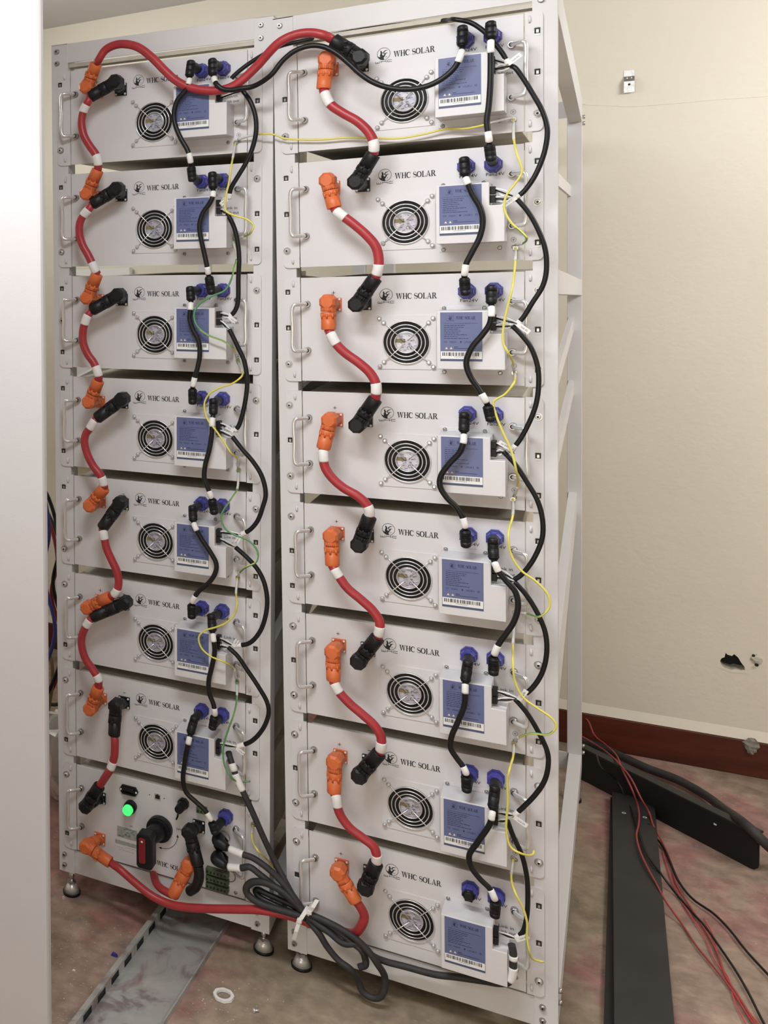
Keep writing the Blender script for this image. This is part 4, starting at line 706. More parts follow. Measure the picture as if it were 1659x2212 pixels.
LINK=[{'r':0,'j':0,'p':[(0.041,0.06,2.0782),(0.0981,0.06,2.08),(0.181,0.05,2.0775),(0.2613,0.03,2.0703),(0.2878,-0.004,2.0608),(0.3051,-0.05,2.0514),(0.3317,-0.05,2.0414),(0.3545,-0.05,2.0213),(0.3709,-0.05,1.9987),(0.3869,-0.05,1.9727),(0.395,-0.05,1.9535)]},{'r':0,'j':1,'p':[(0.3999,-0.045,1.9501),(0.4056,-0.05,1.946),(0.4188,-0.05,1.9247),(0.4345,-0.05,1.8938),(0.4501,-0.05,1.8596),(0.4578,-0.05,1.8264),(0.4546,-0.05,1.7907),(0.4453,-0.05,1.7591),(0.4342,-0.05,1.7348),(0.4183,-0.05,1.7122),(0.4072,-0.05,1.7039)]},{'r':0,'j':2,'p':[(0.4087,-0.05,1.6995),(0.4117,-0.05,1.6961),(0.4278,-0.05,1.673),(0.4435,-0.05,1.6393),(0.4544,-0.05,1.6024),(0.4558,-0.05,1.5617),(0.4497,-0.05,1.5342),(0.4338,-0.05,1.505),(0.4177,-0.05,1.4756),(0.4089,-0.05,1.4648)]},{'r':0,'j':3,'p':[(0.3997,-0.05,1.4604),(0.4042,-0.05,1.456),(0.4145,-0.05,1.444),(0.4305,-0.05,1.4199),(0.4416,-0.05,1.3831),(0.4431,-0.05,1.346),(0.4382,-0.05,1.3086),(0.4254,-0.05,1.2707),(0.4108,-0.05,1.2399),(0.3998,-0.05,1.2236)]},{'r':0,'j':4,'p':[(0.3845,-0.05,1.2176),(0.4042,-0.05,1.1942),(0.4235,-0.05,1.1616),(0.4396,-0.05,1.1308),(0.4477,-0.05,1.1022),(0.45,-0.05,1.0712),(0.4474,-0.05,1.0498),(0.4329,-0.05,1.0103),(0.4134,-0.05,0.9793),(0.4022,-0.05,0.9692)]},{'r':0,'j':5,'p':[(0.4029,-0.05,0.9647),(0.423,-0.05,0.9404),(0.4424,-0.05,0.9051),(0.4535,-0.05,0.8726),(0.4557,-0.05,0.835),(0.4487,-0.05,0.7957),(0.4325,-0.05,0.7618),(0.4095,-0.05,0.7341)]},{'r':0,'j':6,'p':[(0.4029,-0.05,0.7328),(0.4225,-0.05,0.7095),(0.4421,-0.05,0.6751),(0.4566,-0.05,0.6396),(0.4578,-0.05,0.6119),(0.4516,-0.05,0.5811),(0.4354,-0.05,0.5485),(0.4156,-0.05,0.5194),(0.4006,-0.05,0.4993)]},{'r':0,'j':7,'p':[(0.3889,-0.05,0.4863),(0.3988,-0.05,0.4574),(0.4137,-0.05,0.422),(0.4219,-0.05,0.3813),(0.4235,-0.05,0.342),(0.4217,-0.05,0.3018),(0.415,-0.05,0.2679),(0.4034,-0.05,0.2503)]},{'r':1,'j':1,'p':[(-0.1044,-0.0401,1.9691),(-0.0893,-0.0395,1.945),(-0.0791,-0.0391,1.9126),(-0.0783,-0.039,1.8779),(-0.0867,-0.0392,1.8442),(-0.101,-0.0396,1.8138),(-0.1206,-0.0402,1.7837),(-0.1337,-0.0405,1.7623),(-0.1392,-0.0407,1.7396)]},{'r':1,'j':2,'p':[(-0.1427,-0.0407,1.7085),(-0.129,-0.0402,1.6785),(-0.1217,-0.0399,1.646),(-0.1191,-0.0397,1.6106),(-0.1215,-0.0397,1.5673),(-0.1242,-0.0396,1.511),(-0.1326,-0.0399,1.4916),(-0.1424,-0.0402,1.4836)]},{'r':1,'j':3,'p':[(-0.143,-0.0401,1.4543),(-0.1275,-0.0395,1.4202),(-0.1122,-0.039,1.3843),(-0.1067,-0.0387,1.3421),(-0.1105,-0.0387,1.3029),(-0.1193,-0.0389,1.2633),(-0.1277,-0.0391,1.24),(-0.1359,-0.0394,1.2298)]},{'r':1,'j':4,'p':[(-0.1412,-0.0395,1.2163),(-0.119,-0.0387,1.1879),(-0.0971,-0.0379,1.1628),(-0.0787,-0.0373,1.1313),(-0.0715,-0.0369,1.0926),(-0.0789,-0.0371,1.0622),(-0.0899,-0.0374,1.0325),(-0.1062,-0.0379,1.0113),(-0.1258,-0.0385,0.9978)]},{'r':1,'j':5,'p':[(-0.1394,-0.0388,0.9683),(-0.1139,-0.038,0.9474),(-0.0919,-0.0372,0.9236),(-0.078,-0.0367,0.8953),(-0.0723,-0.0364,0.8563),(-0.0778,-0.0365,0.8156),(-0.0912,-0.0368,0.7804),(-0.1141,-0.0375,0.7534),(-0.1469,-0.0386,0.7432)]},{'r':1,'j':6,'p':[(-0.1603,-0.039,0.7377),(-0.1408,-0.0383,0.7222),(-0.1185,-0.0375,0.6921),(-0.0933,-0.0366,0.656),(-0.0763,-0.036,0.6256),(-0.0735,-0.0358,0.6026),(-0.0852,-0.0361,0.5666),(-0.1117,-0.0369,0.5308),(-0.1445,-0.0379,0.5103)]}]
LINK0B=[(-0.1251,-0.0508,1.9959),(-0.1222,-0.0507,1.9994),(-0.1042,-0.0502,2.0129),(-0.0728,-0.0492,2.0306),(-0.0253,-0.05,2.049),(0.0071,-0.02,2.0595),(0.0358,0.03,2.0721),(0.041,0.06,2.0782)]
GND=[{'r':0,'j':1,'p':[(0.4004,-0.006,1.8553),(0.4019,-0.03,1.8195),(0.4102,-0.07,1.7826),(0.418,-0.07,1.7493),(0.4069,-0.07,1.7285),(0.3925,-0.07,1.7076),(0.3891,-0.07,1.6823),(0.4003,-0.07,1.656),(0.4162,-0.07,1.6387),(0.4251,-0.07,1.6272),(0.4168,-0.03,1.617),(0.4023,-0.006,1.6141)]},{'r':0,'j':2,'p':[(0.4029,-0.006,1.6084),(0.4038,-0.03,1.5785),(0.4015,-0.07,1.5322),(0.3934,-0.07,1.4954),(0.3868,-0.07,1.4584),(0.3867,-0.07,1.4287),(0.3948,-0.07,1.4102),(0.4,-0.03,1.3881),(0.4,-0.006,1.3669)]},{'r':0,'j':3,'p':[(0.4003,-0.006,1.3657),(0.4033,-0.03,1.36),(0.4026,-0.07,1.3508),(0.3897,-0.07,1.3319),(0.37,-0.07,1.3161),(0.3732,-0.07,1.2937),(0.3845,-0.07,1.2603),(0.3991,-0.07,1.2236),(0.4071,-0.07,1.1866),(0.4076,-0.03,1.1509),(0.3988,-0.006,1.1225)]},{'r':0,'j':4,'p':[(0.397,-0.006,1.1165),(0.3986,-0.03,1.0907),(0.3937,-0.07,1.0599),(0.3985,-0.07,1.0226),(0.4147,-0.07,0.9941),(0.4404,-0.07,0.975),(0.4594,-0.07,0.9511),(0.4609,-0.07,0.9289),(0.4466,-0.07,0.9098),(0.4251,-0.03,0.8986),(0.4004,-0.006,0.8918)]},{'r':0,'j':5,'p':[(0.3986,-0.006,0.8753),(0.3985,-0.03,0.842),(0.4011,-0.07,0.8051),(0.4044,-0.07,0.775),(0.4173,-0.07,0.7469),(0.4432,-0.07,0.7289),(0.4655,-0.07,0.7145),(0.4718,-0.07,0.7006),(0.4591,-0.07,0.6827),(0.4334,-0.07,0.6791),(0.408,-0.03,0.65),(0.398,-0.006,0.6305)]},{'r':0,'j':6,'p':[(0.3973,-0.006,0.6243),(0.3979,-0.03,0.6102),(0.3939,-0.07,0.5961),(0.3907,-0.07,0.5722),(0.3914,-0.07,0.5353),(0.3887,-0.07,0.4723),(0.3968,-0.07,0.4429),(0.4133,-0.07,0.4358),(0.4308,-0.03,0.419),(0.432,-0.02,0.4217)]},{'r':0,'j':7,'p':[(0.3952,-0.006,0.3873),(0.3938,-0.03,0.3618),(0.4033,-0.07,0.3543),(0.4164,-0.07,0.3268),(0.4229,-0.07,0.3016),(0.4228,-0.07,0.2699),(0.4277,-0.07,0.24),(0.4338,-0.03,0.2049),(0.4482,-0.02,0.2)]},{'r':1,'j':1,'p':[(-0.1352,0.0032,1.8652),(-0.1336,-0.0207,1.8341),(-0.1232,-0.0723,1.8043),(-0.1289,-0.0724,1.7698),(-0.1357,-0.0726,1.7419),(-0.1362,-0.0725,1.7131),(-0.116,-0.0718,1.701),(-0.0912,-0.071,1.6916),(-0.079,-0.0706,1.6783),(-0.0823,-0.0707,1.6659),(-0.1129,-0.0196,1.657),(-0.1459,0.0033,1.6537)]},{'r':1,'j':2,'p':[(-0.1459,0.0033,1.6537),(-0.1303,-0.0201,1.6171),(-0.1206,-0.0717,1.589),(-0.128,-0.0719,1.5635),(-0.1414,-0.0723,1.5415),(-0.1703,-0.0732,1.529),(-0.1968,-0.074,1.5136),(-0.2103,-0.0744,1.4911),(-0.2043,-0.0741,1.4646),(-0.1786,-0.0733,1.4434),(-0.1466,-0.0722,1.4304),(-0.1308,-0.0717,1.4192),(-0.137,-0.0198,1.3987),(-0.1404,0.0042,1.3837)]},{'r':1,'j':3,'p':[(-0.1399,0.0042,1.3816),(-0.1232,-0.0192,1.3627),(-0.1115,-0.0709,1.3517),(-0.1293,-0.0714,1.3384),(-0.1582,-0.0723,1.3279),(-0.1814,-0.073,1.3127),(-0.1916,-0.0733,1.2911),(-0.1857,-0.073,1.2584),(-0.1667,-0.0724,1.2329),(-0.1494,-0.0718,1.2077),(-0.1353,-0.0712,1.1855),(-0.1367,-0.0192,1.1636),(-0.1435,0.0046,1.1357)]},{'r':1,'j':4,'p':[(-0.1425,0.0047,1.1343),(-0.1378,-0.0191,1.1001),(-0.1342,-0.071,1.0877),(-0.1508,-0.0715,1.0629),(-0.1592,-0.0717,1.0433),(-0.1517,-0.0714,1.0174),(-0.1325,-0.0707,1.0045),(-0.1006,-0.0697,0.9944),(-0.0822,-0.069,0.9719),(-0.0858,-0.0691,0.9489),(-0.105,-0.0697,0.9366),(-0.1367,-0.0186,0.9063),(-0.1478,0.0051,0.8885)]},{'r':1,'j':5,'p':[(-0.1493,0.0051,0.8863),(-0.1458,-0.0188,0.8612),(-0.1289,-0.0702,0.8511),(-0.1341,-0.0704,0.8271),(-0.1526,-0.0709,0.8046),(-0.1757,-0.0716,0.7911),(-0.2025,-0.0725,0.7785),(-0.2155,-0.0728,0.7614),(-0.2101,-0.0726,0.7384),(-0.1905,-0.0719,0.7229),(-0.1608,-0.0709,0.7142),(-0.1541,-0.0186,0.6809),(-0.1559,0.0054,0.6462)]},{'r':1,'j':6,'p':[(-0.1552,0.0054,0.6431),(-0.1487,-0.0183,0.615),(-0.1402,-0.07,0.5986),(-0.1541,-0.0704,0.5589),(-0.1629,-0.0706,0.5294),(-0.1661,-0.0706,0.5011),(-0.1619,-0.0704,0.4732),(-0.1484,-0.0699,0.4527),(-0.1433,-0.0177,0.4207),(-0.1252,-0.0071,0.4221)]},{'r':1,'j':7,'p':[(-0.1258,0.0072,0.3127),(-0.1212,-0.0166,0.2959),(-0.0947,-0.0678,0.299),(-0.0856,-0.0154,0.2503),(-0.0717,-0.0049,0.2199)]}]
GND0=[(-0.1297,0.0014,1.871),(-0.0959,-0.0096,1.8755),(-0.0507,-0.015,1.8729),(-0.0248,-0.015,1.8608),(0.0026,-0.012,1.8562),(0.05,-0.012,1.8514),(0.1003,-0.012,1.8503),(0.1569,-0.014,1.8431),(0.201,-0.014,1.8386),(0.2476,-0.014,1.8427),(0.2825,-0.014,1.8479),(0.321,-0.02,1.8447),(0.352,-0.03,1.8471),(0.3684,-0.03,1.8509),(0.3963,-0.008,1.8577)]
FBLK=[(0.4707,1.5816,0.02),(0.533,1.5512,0.02),(0.5937,1.5005,0.02),(0.6511,1.4518,0.02),(0.7248,1.4092,0.02),(0.7759,1.3514,0.02),(0.8167,1.1775,0.06),(0.8496,0.9854,0.112),(0.89,0.9661,0.08),(0.9348,1.032,0.02)]
FRA=[(0.4702,1.6035,0.09),(0.4959,1.5771,0.09),(0.5128,1.546,0.06),(0.5455,1.4774,0.06),(0.5726,1.3364,0.09),(0.5871,1.1863,0.11),(0.6072,1.0962,0.1),(0.6222,1.1099,0.045),(0.6221,1.0258,0.04),(0.6157,0.9514,0.04),(0.6213,0.8689,0.04),(0.6358,0.7907,0.038),(0.6529,0.7239,0.034),(0.6692,0.6673,0.026),(0.6971,0.6225,0.006),(0.7216,0.5384,0.006),(0.753,0.4586,0.006),(0.775,0.3967,0.006),(0.7907,0.335,0.006),(0.8097,0.2707,0.006)]
FRB=[(0.472,1.5235,0.06),(0.5134,1.4968,0.05),(0.5539,1.3364,0.09),(0.5833,1.2047,0.115),(0.6075,1.123,0.115),(0.6284,1.0936,0.08),(0.6466,1.1057,0.04),(0.6555,1.0495,0.03),(0.6744,1.0028,0.01),(0.6903,0.8935,0.006),(0.6957,0.8026,0.006),(0.7241,0.6868,0.006),(0.7478,0.5923,0.006),(0.7601,0.524,0.006),(0.7678,0.4438,0.006),(0.7863,0.3757,0.006),(0.8105,0.2787,0.006)]
FBC=[(0.5235,1.2603,0.11),(0.5353,1.2015,0.1),(0.5724,1.2308,0.06),(0.5912,1.2061,0.03),(0.6141,1.0451,0.038),(0.623,0.9597,0.038),(0.6373,0.8571,0.038),(0.6612,0.7936,0.032),(0.6883,0.7638,0.008),(0.718,0.6875,0.008),(0.7438,0.6261,0.008),(0.7669,0.5491,0.008),(0.7886,0.4703,0.008),(0.8037,0.3994,0.008),(0.8137,0.3402,0.008),(0.8249,0.2766,0.008)]
FBD=[(0.6445,1.0544,0.03),(0.6517,1.0309,0.02),(0.674,0.9891,0.008),(0.6872,0.904,0.008),(0.7026,0.8096,0.008),(0.7269,0.7424,0.008),(0.7629,0.6988,0.008),(0.7881,0.6455,0.008),(0.815,0.5644,0.008),(0.845,0.4925,0.008),(0.8704,0.4305,0.008)]
FRC=[(0.6727,0.9672,0.005),(0.682,0.8676,0.005),(0.6898,0.7965,0.005),(0.6963,0.7705,0.005),(0.7042,0.7195,0.005),(0.7239,0.6461,0.005),(0.7417,0.5761,0.005),(0.7456,0.5437,0.005),(0.7536,0.4978,0.005),(0.77,0.441,0.005),(0.7814,0.3827,0.005),(0.7953,0.345,0.005),(0.8184,0.285,0.005)]
FRD=[(0.7436,0.6679,0.005),(0.7565,0.6084,0.005),(0.7593,0.548,0.005),(0.7644,0.4769,0.005),(0.7738,0.438,0.005),(0.7746,0.3955,0.005),(0.7787,0.3481,0.005),(0.7867,0.3049,0.005),(0.7969,0.2495,0.005)]
TIE1=(-0.0043, -0.055, 0.1698)
TIE2=(0.0143, -0.05, 0.1897)
# ------------------------------------------------------------------ cables
def mk(name, label, cat, paths, group=None):
    a = Vector(min((p for P_ in paths for p in P_), key=lambda p: p[2]))
    return thing(name, label, cat, a, group=group), -a
def hv_plug(parent, off, H_, E, O_, m, kind):
    H_, E, O_ = Vector(H_), Vector(E), Vector(O_); d = (E-H_).normalized(); n = Vector((0,-1,0)); mb = MB()
    u = d.cross(n).normalized(); w = d.cross(u).normalized(); L = (E-H_).length
    mb.tube([O_+Vector((0,-.006,0)), O_.lerp(H_, .45), H_], [.0125,.0118,.0125], m, 16)
    mb.tube([O_.lerp(H_, .42), O_.lerp(H_, .62)], [.0138,.0138], m, 10, smooth=False)
    f = Vector((0,-1,0)); c0_ = H_-f*.013
    mb.tube([c0_, H_+f*.0105, H_+f*.0155], [.0168,.0168,.0118], m, 8, smooth=False)      # faceted elbow head
    mb.tube([H_-d*.0005, H_+d*.0205], [.0150,.0150], m, 12, smooth=False)
    a_, b__ = H_+d*.0215, H_+d*(.52*L)
    mb.tube([a_, a_+d*.0012, b__-d*.0008, b__], [.0140,.0155,.0155,.0149], m, 20)
    mb.tube([b__, E-d*.0015, E], [.0147,.0143,.0137], m, 20)
    for k in range(-2, 3):
        c_ = H_+d*.0165+f*.0150+u*(k*.0036); mb.tube([c_-d*.003, c_+d*.003], .0010, m, 6)
    for sgn in (-1, 0, 1):
        c_ = H_+d*(.52*L)+u*(.0105*sgn)+f*(.0148 if sgn == 0 else .0110); mb.tube([c_-d*.006, c_+d*.003], .0022, m, 6)
    return link(kind, mb, parent, off)
def ribbon(parent, off, path, seg, r, m=sleeve, name='marker_sleeve'):
    i, j = sorted((nearest(path, seg[0]), nearest(path, seg[1])))
    if j-i < 2: i = max(0, i-1); j = min(len(path)-1, i+3)
    mb = MB().tube(path[i:j+1], r, m, 14); return link(name, mb, parent, off)
RC = .0094
for q in RED:
    rk, j = q['r'], q['j']; side = RNAME[rk]
    down = rk == 0
    lab = 'short red power cable hanging between %s and %s units of the %s rack' % (ORD[j-1], ORD[j], side)
    t, off = mk('power_cable', lab, 'cable', [q['p'], [q['a'], q['b']]], 'red power cables linking neighbouring units')
    P_ = q['p'] if rk == 0 else q['p'][::-1]       # from orange plug to black plug
    ends = (P_[0], P_[-1])
    if j == 7 and rk == 1: P_ = q['p']; path = smooth_path(P_); ends = None
    path = smooth_path([Vector(P_[0])] + [Vector(p) for p in P_[1:-1]] + [Vector(P_[-1])])
    link('sheath', MB().tube(path, RC, red, 16), t, off)
    if ends:
        jo, jb = (j, j+1) if rk == 0 else (j+1, j)
        hv_plug(t, off, q['a'], ends[0], local(rk, jo, .069, 0, -.058), orange, 'orange_plug')
        hv_plug(t, off, q['b'], ends[1], local(rk, jb, .1275, 0, -.0565), black, 'black_plug')
    else:
        hv_plug(t, off, q['b'], P_[0], local(1, 7, .1275, 0, -.0565), black, 'black_plug'); hv_plug(t, off, q['a'], P_[-1], local(1, 8, .064, 0, -.068), black, 'black_plug')
    for s_ in q['s']: ribbon(t, off, path, s_, RC*1.10)
q = LONGRED; t, off = mk('power_cable', 'long red power cable arching across the top from left rack to right rack', 'cable', [q['p'], [q['a'], q['b']]], 'long red power cables')
path = smooth_path(q['p']); link('sheath', MB().tube(path, RC, red, 16), t, off)
hv_plug(t, off, q['a'], q['p'][0], local(1, 1, .069, 0, -.058), orange, 'orange_plug'); hv_plug(t, off, q['b'], q['p'][-1], local(0, 1, .1275, 0, -.0565), black, 'black_plug')
q = LOWRED; t, off = mk('power_cable', 'long red power cable sagging along the bottom between both racks', 'cable', [q['p'], [q['a'], q['b']]], 'long red power cables')
path = smooth_path(q['p']); link('sheath', MB().tube(path, RC, red, 16), t, off)
hv_plug(t, off, q['a'], q['p'][0], local(1, 8, .062, 0, -.174), orange, 'orange_plug'); hv_plug(t, off, q['b'], q['p'][-1], local(0, 8, .069, 0, -.058), orange, 'orange_plug')
q = UNDERRED; t, off = mk('power_cable', 'short red cable coming from under the switch box to an orange plug', 'cable', [q['p'], [q['a']]])
link('sheath', MB().tube(smooth_path(q['p']), RC, red, 16), t, off)
hv_plug(t, off, q['a'], q['bp'], Vector(q['a'])+Vector((0,.02,0)), orange, 'orange_plug')
t, off = mk('black_power_lead', 'thick black lead curving down from the black socket of the switch box', 'cable', [ADAPT])
link('sheath', MB().tube(smooth_path(ADAPT[2:]), .0115, black, 14), t, off); hv_plug(t, off, ADAPT[0], ADAPT[2], local(1, 8, .311, 0, -.0735), black, 'black_plug')

RB = .0054
def elbow(parent, off, O_, C_, E, name='elbow_plug'):
    O_, C_, E = Vector(O_), Vector(C_), Vector(E); d = (E-C_).normalized(); a = (C_-O_).normalized(); L = (E-C_).length
    P_ = [O_+a*.018, C_-a*.014, C_-a*.0045+d*.0005, C_+d*.0045-a*.0005, C_+d*.013]
    pp = smooth_path(P_, 5); n = len(pp)
    mb = MB().tube(pp, [.0096]*(n-1)+[.0099], black, 16)
    mb.tube([C_+d*.011, C_+d*(.80*L), C_+d*(.93*L)], [.0099,.0095,.0091], black, 16); mb.tube([C_+d*(.80*L), C_+d*(.86*L)], .0100, black, 16); mb.tube([C_+d*(.9*L), E], [.0082,.0078], black, 14)
    mb.tube([C_-d*.0100, C_-d*.0075, C_+d*.002], [.0058,.0090,.0097], black, 16)
    return link(name, mb, parent, off)
for q in BLK:
    rk, j = q['r'], q['j']; cx_ = (.3185, .3655); colw = ('left', 'right', 'right')[q['ca']]
    lab = 'short black fan supply cable with elbow plugs joining %s and %s units of %s rack' % (ORD[j-1], ORD[q['j2']-1], RNAME[rk])
    t, off = mk('fan_cable', lab, 'cable', [q['p'], [q['A'], q['B']]], 'black fan supply cables')
    P_ = q['p']; path = smooth_path(P_); link('sheath', MB().tube(path, RB, rubber, 12), t, off)
    elbow(t, off, local(rk, j, cx_[q['ca']], 0, -.0355), q['A'], P_[0])
    O2 = local(1, 8, .3745, 0, -.0315) if q['cb'] == 2 else local(rk, q['j2'], cx_[q['cb']], 0, -.0355)
    elbow(t, off, O2, q['B'], P_[-1])
    for s_ in q['s']: ribbon(t, off, path, s_, RB*1.18)
q = LONGBLK; t, off = mk('fan_cable', 'long black cable sagging from left rack top across the first fan of right rack', 'cable', [q['p']])
path = smooth_path(q['p']); link('sheath', MB().tube(path, RB, rubber, 12), t, off)
elbow(t, off, local(1, 1, .3655, 0, -.0355), q['A'], q['p'][0]); elbow(t, off, local(0, 1, .3185, 0, -.0355), q['B'], q['p'][-1])
for s_ in q['s']: ribbon(t, off, path, s_, RB*1.18)
for k, q in enumerate(L8):
    t, off = mk('control_cable', ('thick dark cable from the switch box upper round socket into the tied bundle', 'thick dark cable from the lower round socket, looping widest below the tie')[k], 'cable', [q['p'], [q['h']]], 'control cables from the switch box')
    path = smooth_path(q['p']); link('sheath', MB().tube(path, .0072, greyrub, 12), t, off)
    h_ = Vector(q['h']); e_ = Vector(q['e']); o_ = local(1, 8, .364, 0, (-.097, -.137)[k]); d_ = (e_-h_).normalized()
    link('elbow_plug', MB().tube(smooth_path([Vector(o_)+Vector((0,-.012,0)), h_+Vector((0,.016,0)), h_+d_*.002, h_+d_*.012], 5)+[e_-d_*.006, e_], [.0125]*16+[.0105,.0085], black, 16), t, off)
    ribbon(t, off, path, q['s'], .0084)
q = BUNDLE; t, off = mk('control_cable', 'thick dark cable dropping steeply past left rack to the tie, then below right rack', 'cable', [q['a']], 'control cables from the switch box')
path = smooth_path(q['a']); link('sheath', MB().tube(path, .0070, greyrub, 12), t, off)
for s_ in BS: ribbon(t, off, path, s_, .0083)
for k, nm in enumerate(('loop', 'loop2')):
    t, off = mk('cable_loop', ('outer folded-back loop of spare dark cable left of the tie', 'inner folded-back loop of spare dark cable left of the tie')[k], 'cable', [q[nm]], 'spare cable loops at the tie')
    link('sheath', MB().tube(smooth_path(q[nm]), (.0080, .0065)[k], (greyrub, rubber)[k], 12), t, off)
# cable ties
def tie(label, c, ax, r, tail):
    c = Vector(c); ax = Vector(ax).normalized(); u = ax.cross(Vector((0,1,0))).normalized(); w = ax.cross(u)
    t = thing('cable_tie', label, 'cable tie', c+Vector((0,0,-r))); off = -(c+Vector((0,0,-r)))
    mb = MB(); P_ = [c+(u*math.cos(a)+w*math.sin(a)*.8)*r for a in [2*math.pi*i/20 for i in range(21)]]
    n = len(P_); vs = [];
    for p in P_: vs += [tuple(p-ax*.004), tuple(p+ax*.004)]
    for p in P_: vs += [tuple(c+(p-c)*1.06-ax*.004), tuple(c+(p-c)*1.06+ax*.004)]
    fs = [(2*i,2*i+1,2*i+3,2*i+2) for i in range(n-1)] + [(2*n+2*i,2*n+2*i+2,2*n+2*i+3,2*n+2*i+1) for i in range(n-1)] + [(2*i,2*i+2,2*n+2*i+2,2*n+2*i) for i in range(n-1)] + [(2*i+1,2*n+2*i+1,2*n+2*i+3,2*i+3) for i in range(n-1)]
    mb.add(vs, fs, sleeve); link('strap', mb, t, off)
    h_ = c+Vector((0,-r*.85,0)); link('tie_head', MB().box(h_-Vector((.005,.004,.004)), h_+Vector((.005,.004,.004)), sleeve), t, off, bevel=.0008)
    mb = MB(); T_ = [h_, h_+Vector((tail[0]*.5,-.004,tail[1]*.5)), h_+Vector((tail[0],.004,tail[1]))]; vs = []
    for p in T_: vs += [tuple(p+Vector((-.004,0,0))), tuple(p+Vector((.004,0,0))), tuple(p+Vector((-.004,.0012,0))), tuple(p+Vector((.004,.0012,0)))]
    mb.add(vs, [(0,1,5,4),(4,5,9,8),(3,2,6,7),(7,6,10,11),(0,4,6,2),(4,8,10,6),(1,3,7,5),(5,7,11,9)], sleeve); link('tail', mb, t, off)
tie('white nylon tie around the dark cable bundle, its tail pointing down', TIE1, (1,0,-.55), .024, (-.014,-.050))
tie('white nylon tie holding the bundle against the lower handle', TIE2, (1,0,-.6), .019, (.016,.030))

# thin signal links
for k, q in enumerate(LINK):
    rk, j = q['r'], q['j']; P_ = q['p']; up, lo = j, j+1
    if rk == 0 and j == 0:
        lab = 'black signal cable arching over from the left rack top into the topmost right module'; P_ = LINK0B[:-1] + P_
    else: lab = 'thin black signal cable bowing outwards between %s and %s units of %s rack' % (ORD[up-1], ORD[lo-1], RNAME[rk])
    t, off = mk('signal_cable', lab, 'cable', [P_], 'black signal cables along the right of each rack')
    path = smooth_path(P_); r_ = .0046 if rk == 0 else .0050; link('sheath', MB().tube(path, r_, rubber, 10), t, off)
    for end, jj, zz in ((0, up, -.1040), (-1, lo, -.0875)):
        if jj < 1 or jj > 8 or (rk == 1 and jj == 8): continue
        e_ = path[end]
        for w_ in range(3):
            a_ = local(rk, jj, .3722, -.036-.005*w_, zz+.003*(w_-1)); mid_ = a_.lerp(e_, .5)+Vector((0,-.004,.004*(w_-1)))
            link('lead_wire', MB().tube(smooth_path([a_, mid_, e_+Vector((0,0,.001*(w_-1)))], 5), .0016, (paper, rubber, paper)[w_], 6), t, off)
    # printed flag on the cable at its lower end
    if not (rk == 0 and j in (4,)) :
        i_ = len(path)-3; c_ = path[-1]; ang_ = math.radians((35, 215, -40, 150, 240, 60, -30)[j % 7]); dx, dz = math.cos(ang_), math.sin(ang_); W_, H_ = .026, .0045
        if rk == 1: W_ = .020
        mb = MB(); pts_ = [(0,-H_),(W_,-H_),(W_,H_),(0,H_)]; q4 = [(c_.x+a*dx-b_*dz, c_.y-.0065, c_.z+a*dz+b_*dx) for a, b_ in pts_]
        mb.add(q4+[(x, y+.0006, z) for x, y, z in q4], [(0,1,2,3),(7,6,5,4),(0,4,5,1),(1,5,6,2),(2,6,7,3),(3,7,4,0)], sleeve)
        vs, fs = text_mesh('Link IN', 1.0); mb.add([(c_.x+(.008+v.x*.0045)*dx-(v.y*.0045-.0016)*dz, c_.y-.0068, c_.z+(.008+v.x*.0045)*dz+(v.y*.0045-.0016)*dx) for v in vs], fs, labeld)
        link('flag_tag', mb, t, off); ribbon(t, off, path, [path[-1], path[-min(5,len(path)-1)]], r_*1.15)
# earth wires
for q in GND:
    rk, j = q['r'], q['j']
    t, off = mk('earth_wire', 'thin yellow-green earth wire winding %s in %s rack' % ('beside the switch box' if (rk, j) == (1, 7) else 'beside %s and %s modules' % (ORD[j-1], ORD[min(j, 7)]) if j < 8 else 'low', RNAME[rk]), 'earth wire', [q['p']], 'yellow and green earth wires')
    path = smooth_path(q['p'], 6); n = len(path)
    link('sheath', MB().tube(path, .0021, *((green, 8, True, True, yellow, .06, 2) if (rk, j) in ((1,2),(1,4),(1,6)) else (yellow, 8, True, True, green, .045, 4))), t, off)
    k_ = max(3, int(n*.09)); link('heat_shrink', MB().tube(path[1:k_+2], .0027, greyw, 8), t, off)
    if (rk, j) not in ((0,6),(0,7),(1,6),(1,7)): link('heat_shrink', MB().tube(path[-k_-1:-1], .0027, greyw, 8), t, off)
    link('ring_lug', MB().cyl(path[0]+Vector((0,.004,0)), path[0]+Vector((0,.001,0)), .0048, steel, 12), t, off)
t, off = mk('earth_wire', 'thin yellow earth wire stretched level from left rack to right rack', 'earth wire', [GND0], 'yellow and green earth wires')
path = smooth_path(GND0, 6); link('sheath', MB().tube(path, .0020, yellow, 9), t, off); link('heat_shrink', MB().tube(path[:8], .0026, greyw, 8), t, off); link('heat_shrink', MB().tube(path[-9:], .0026, greyw, 8), t, off)

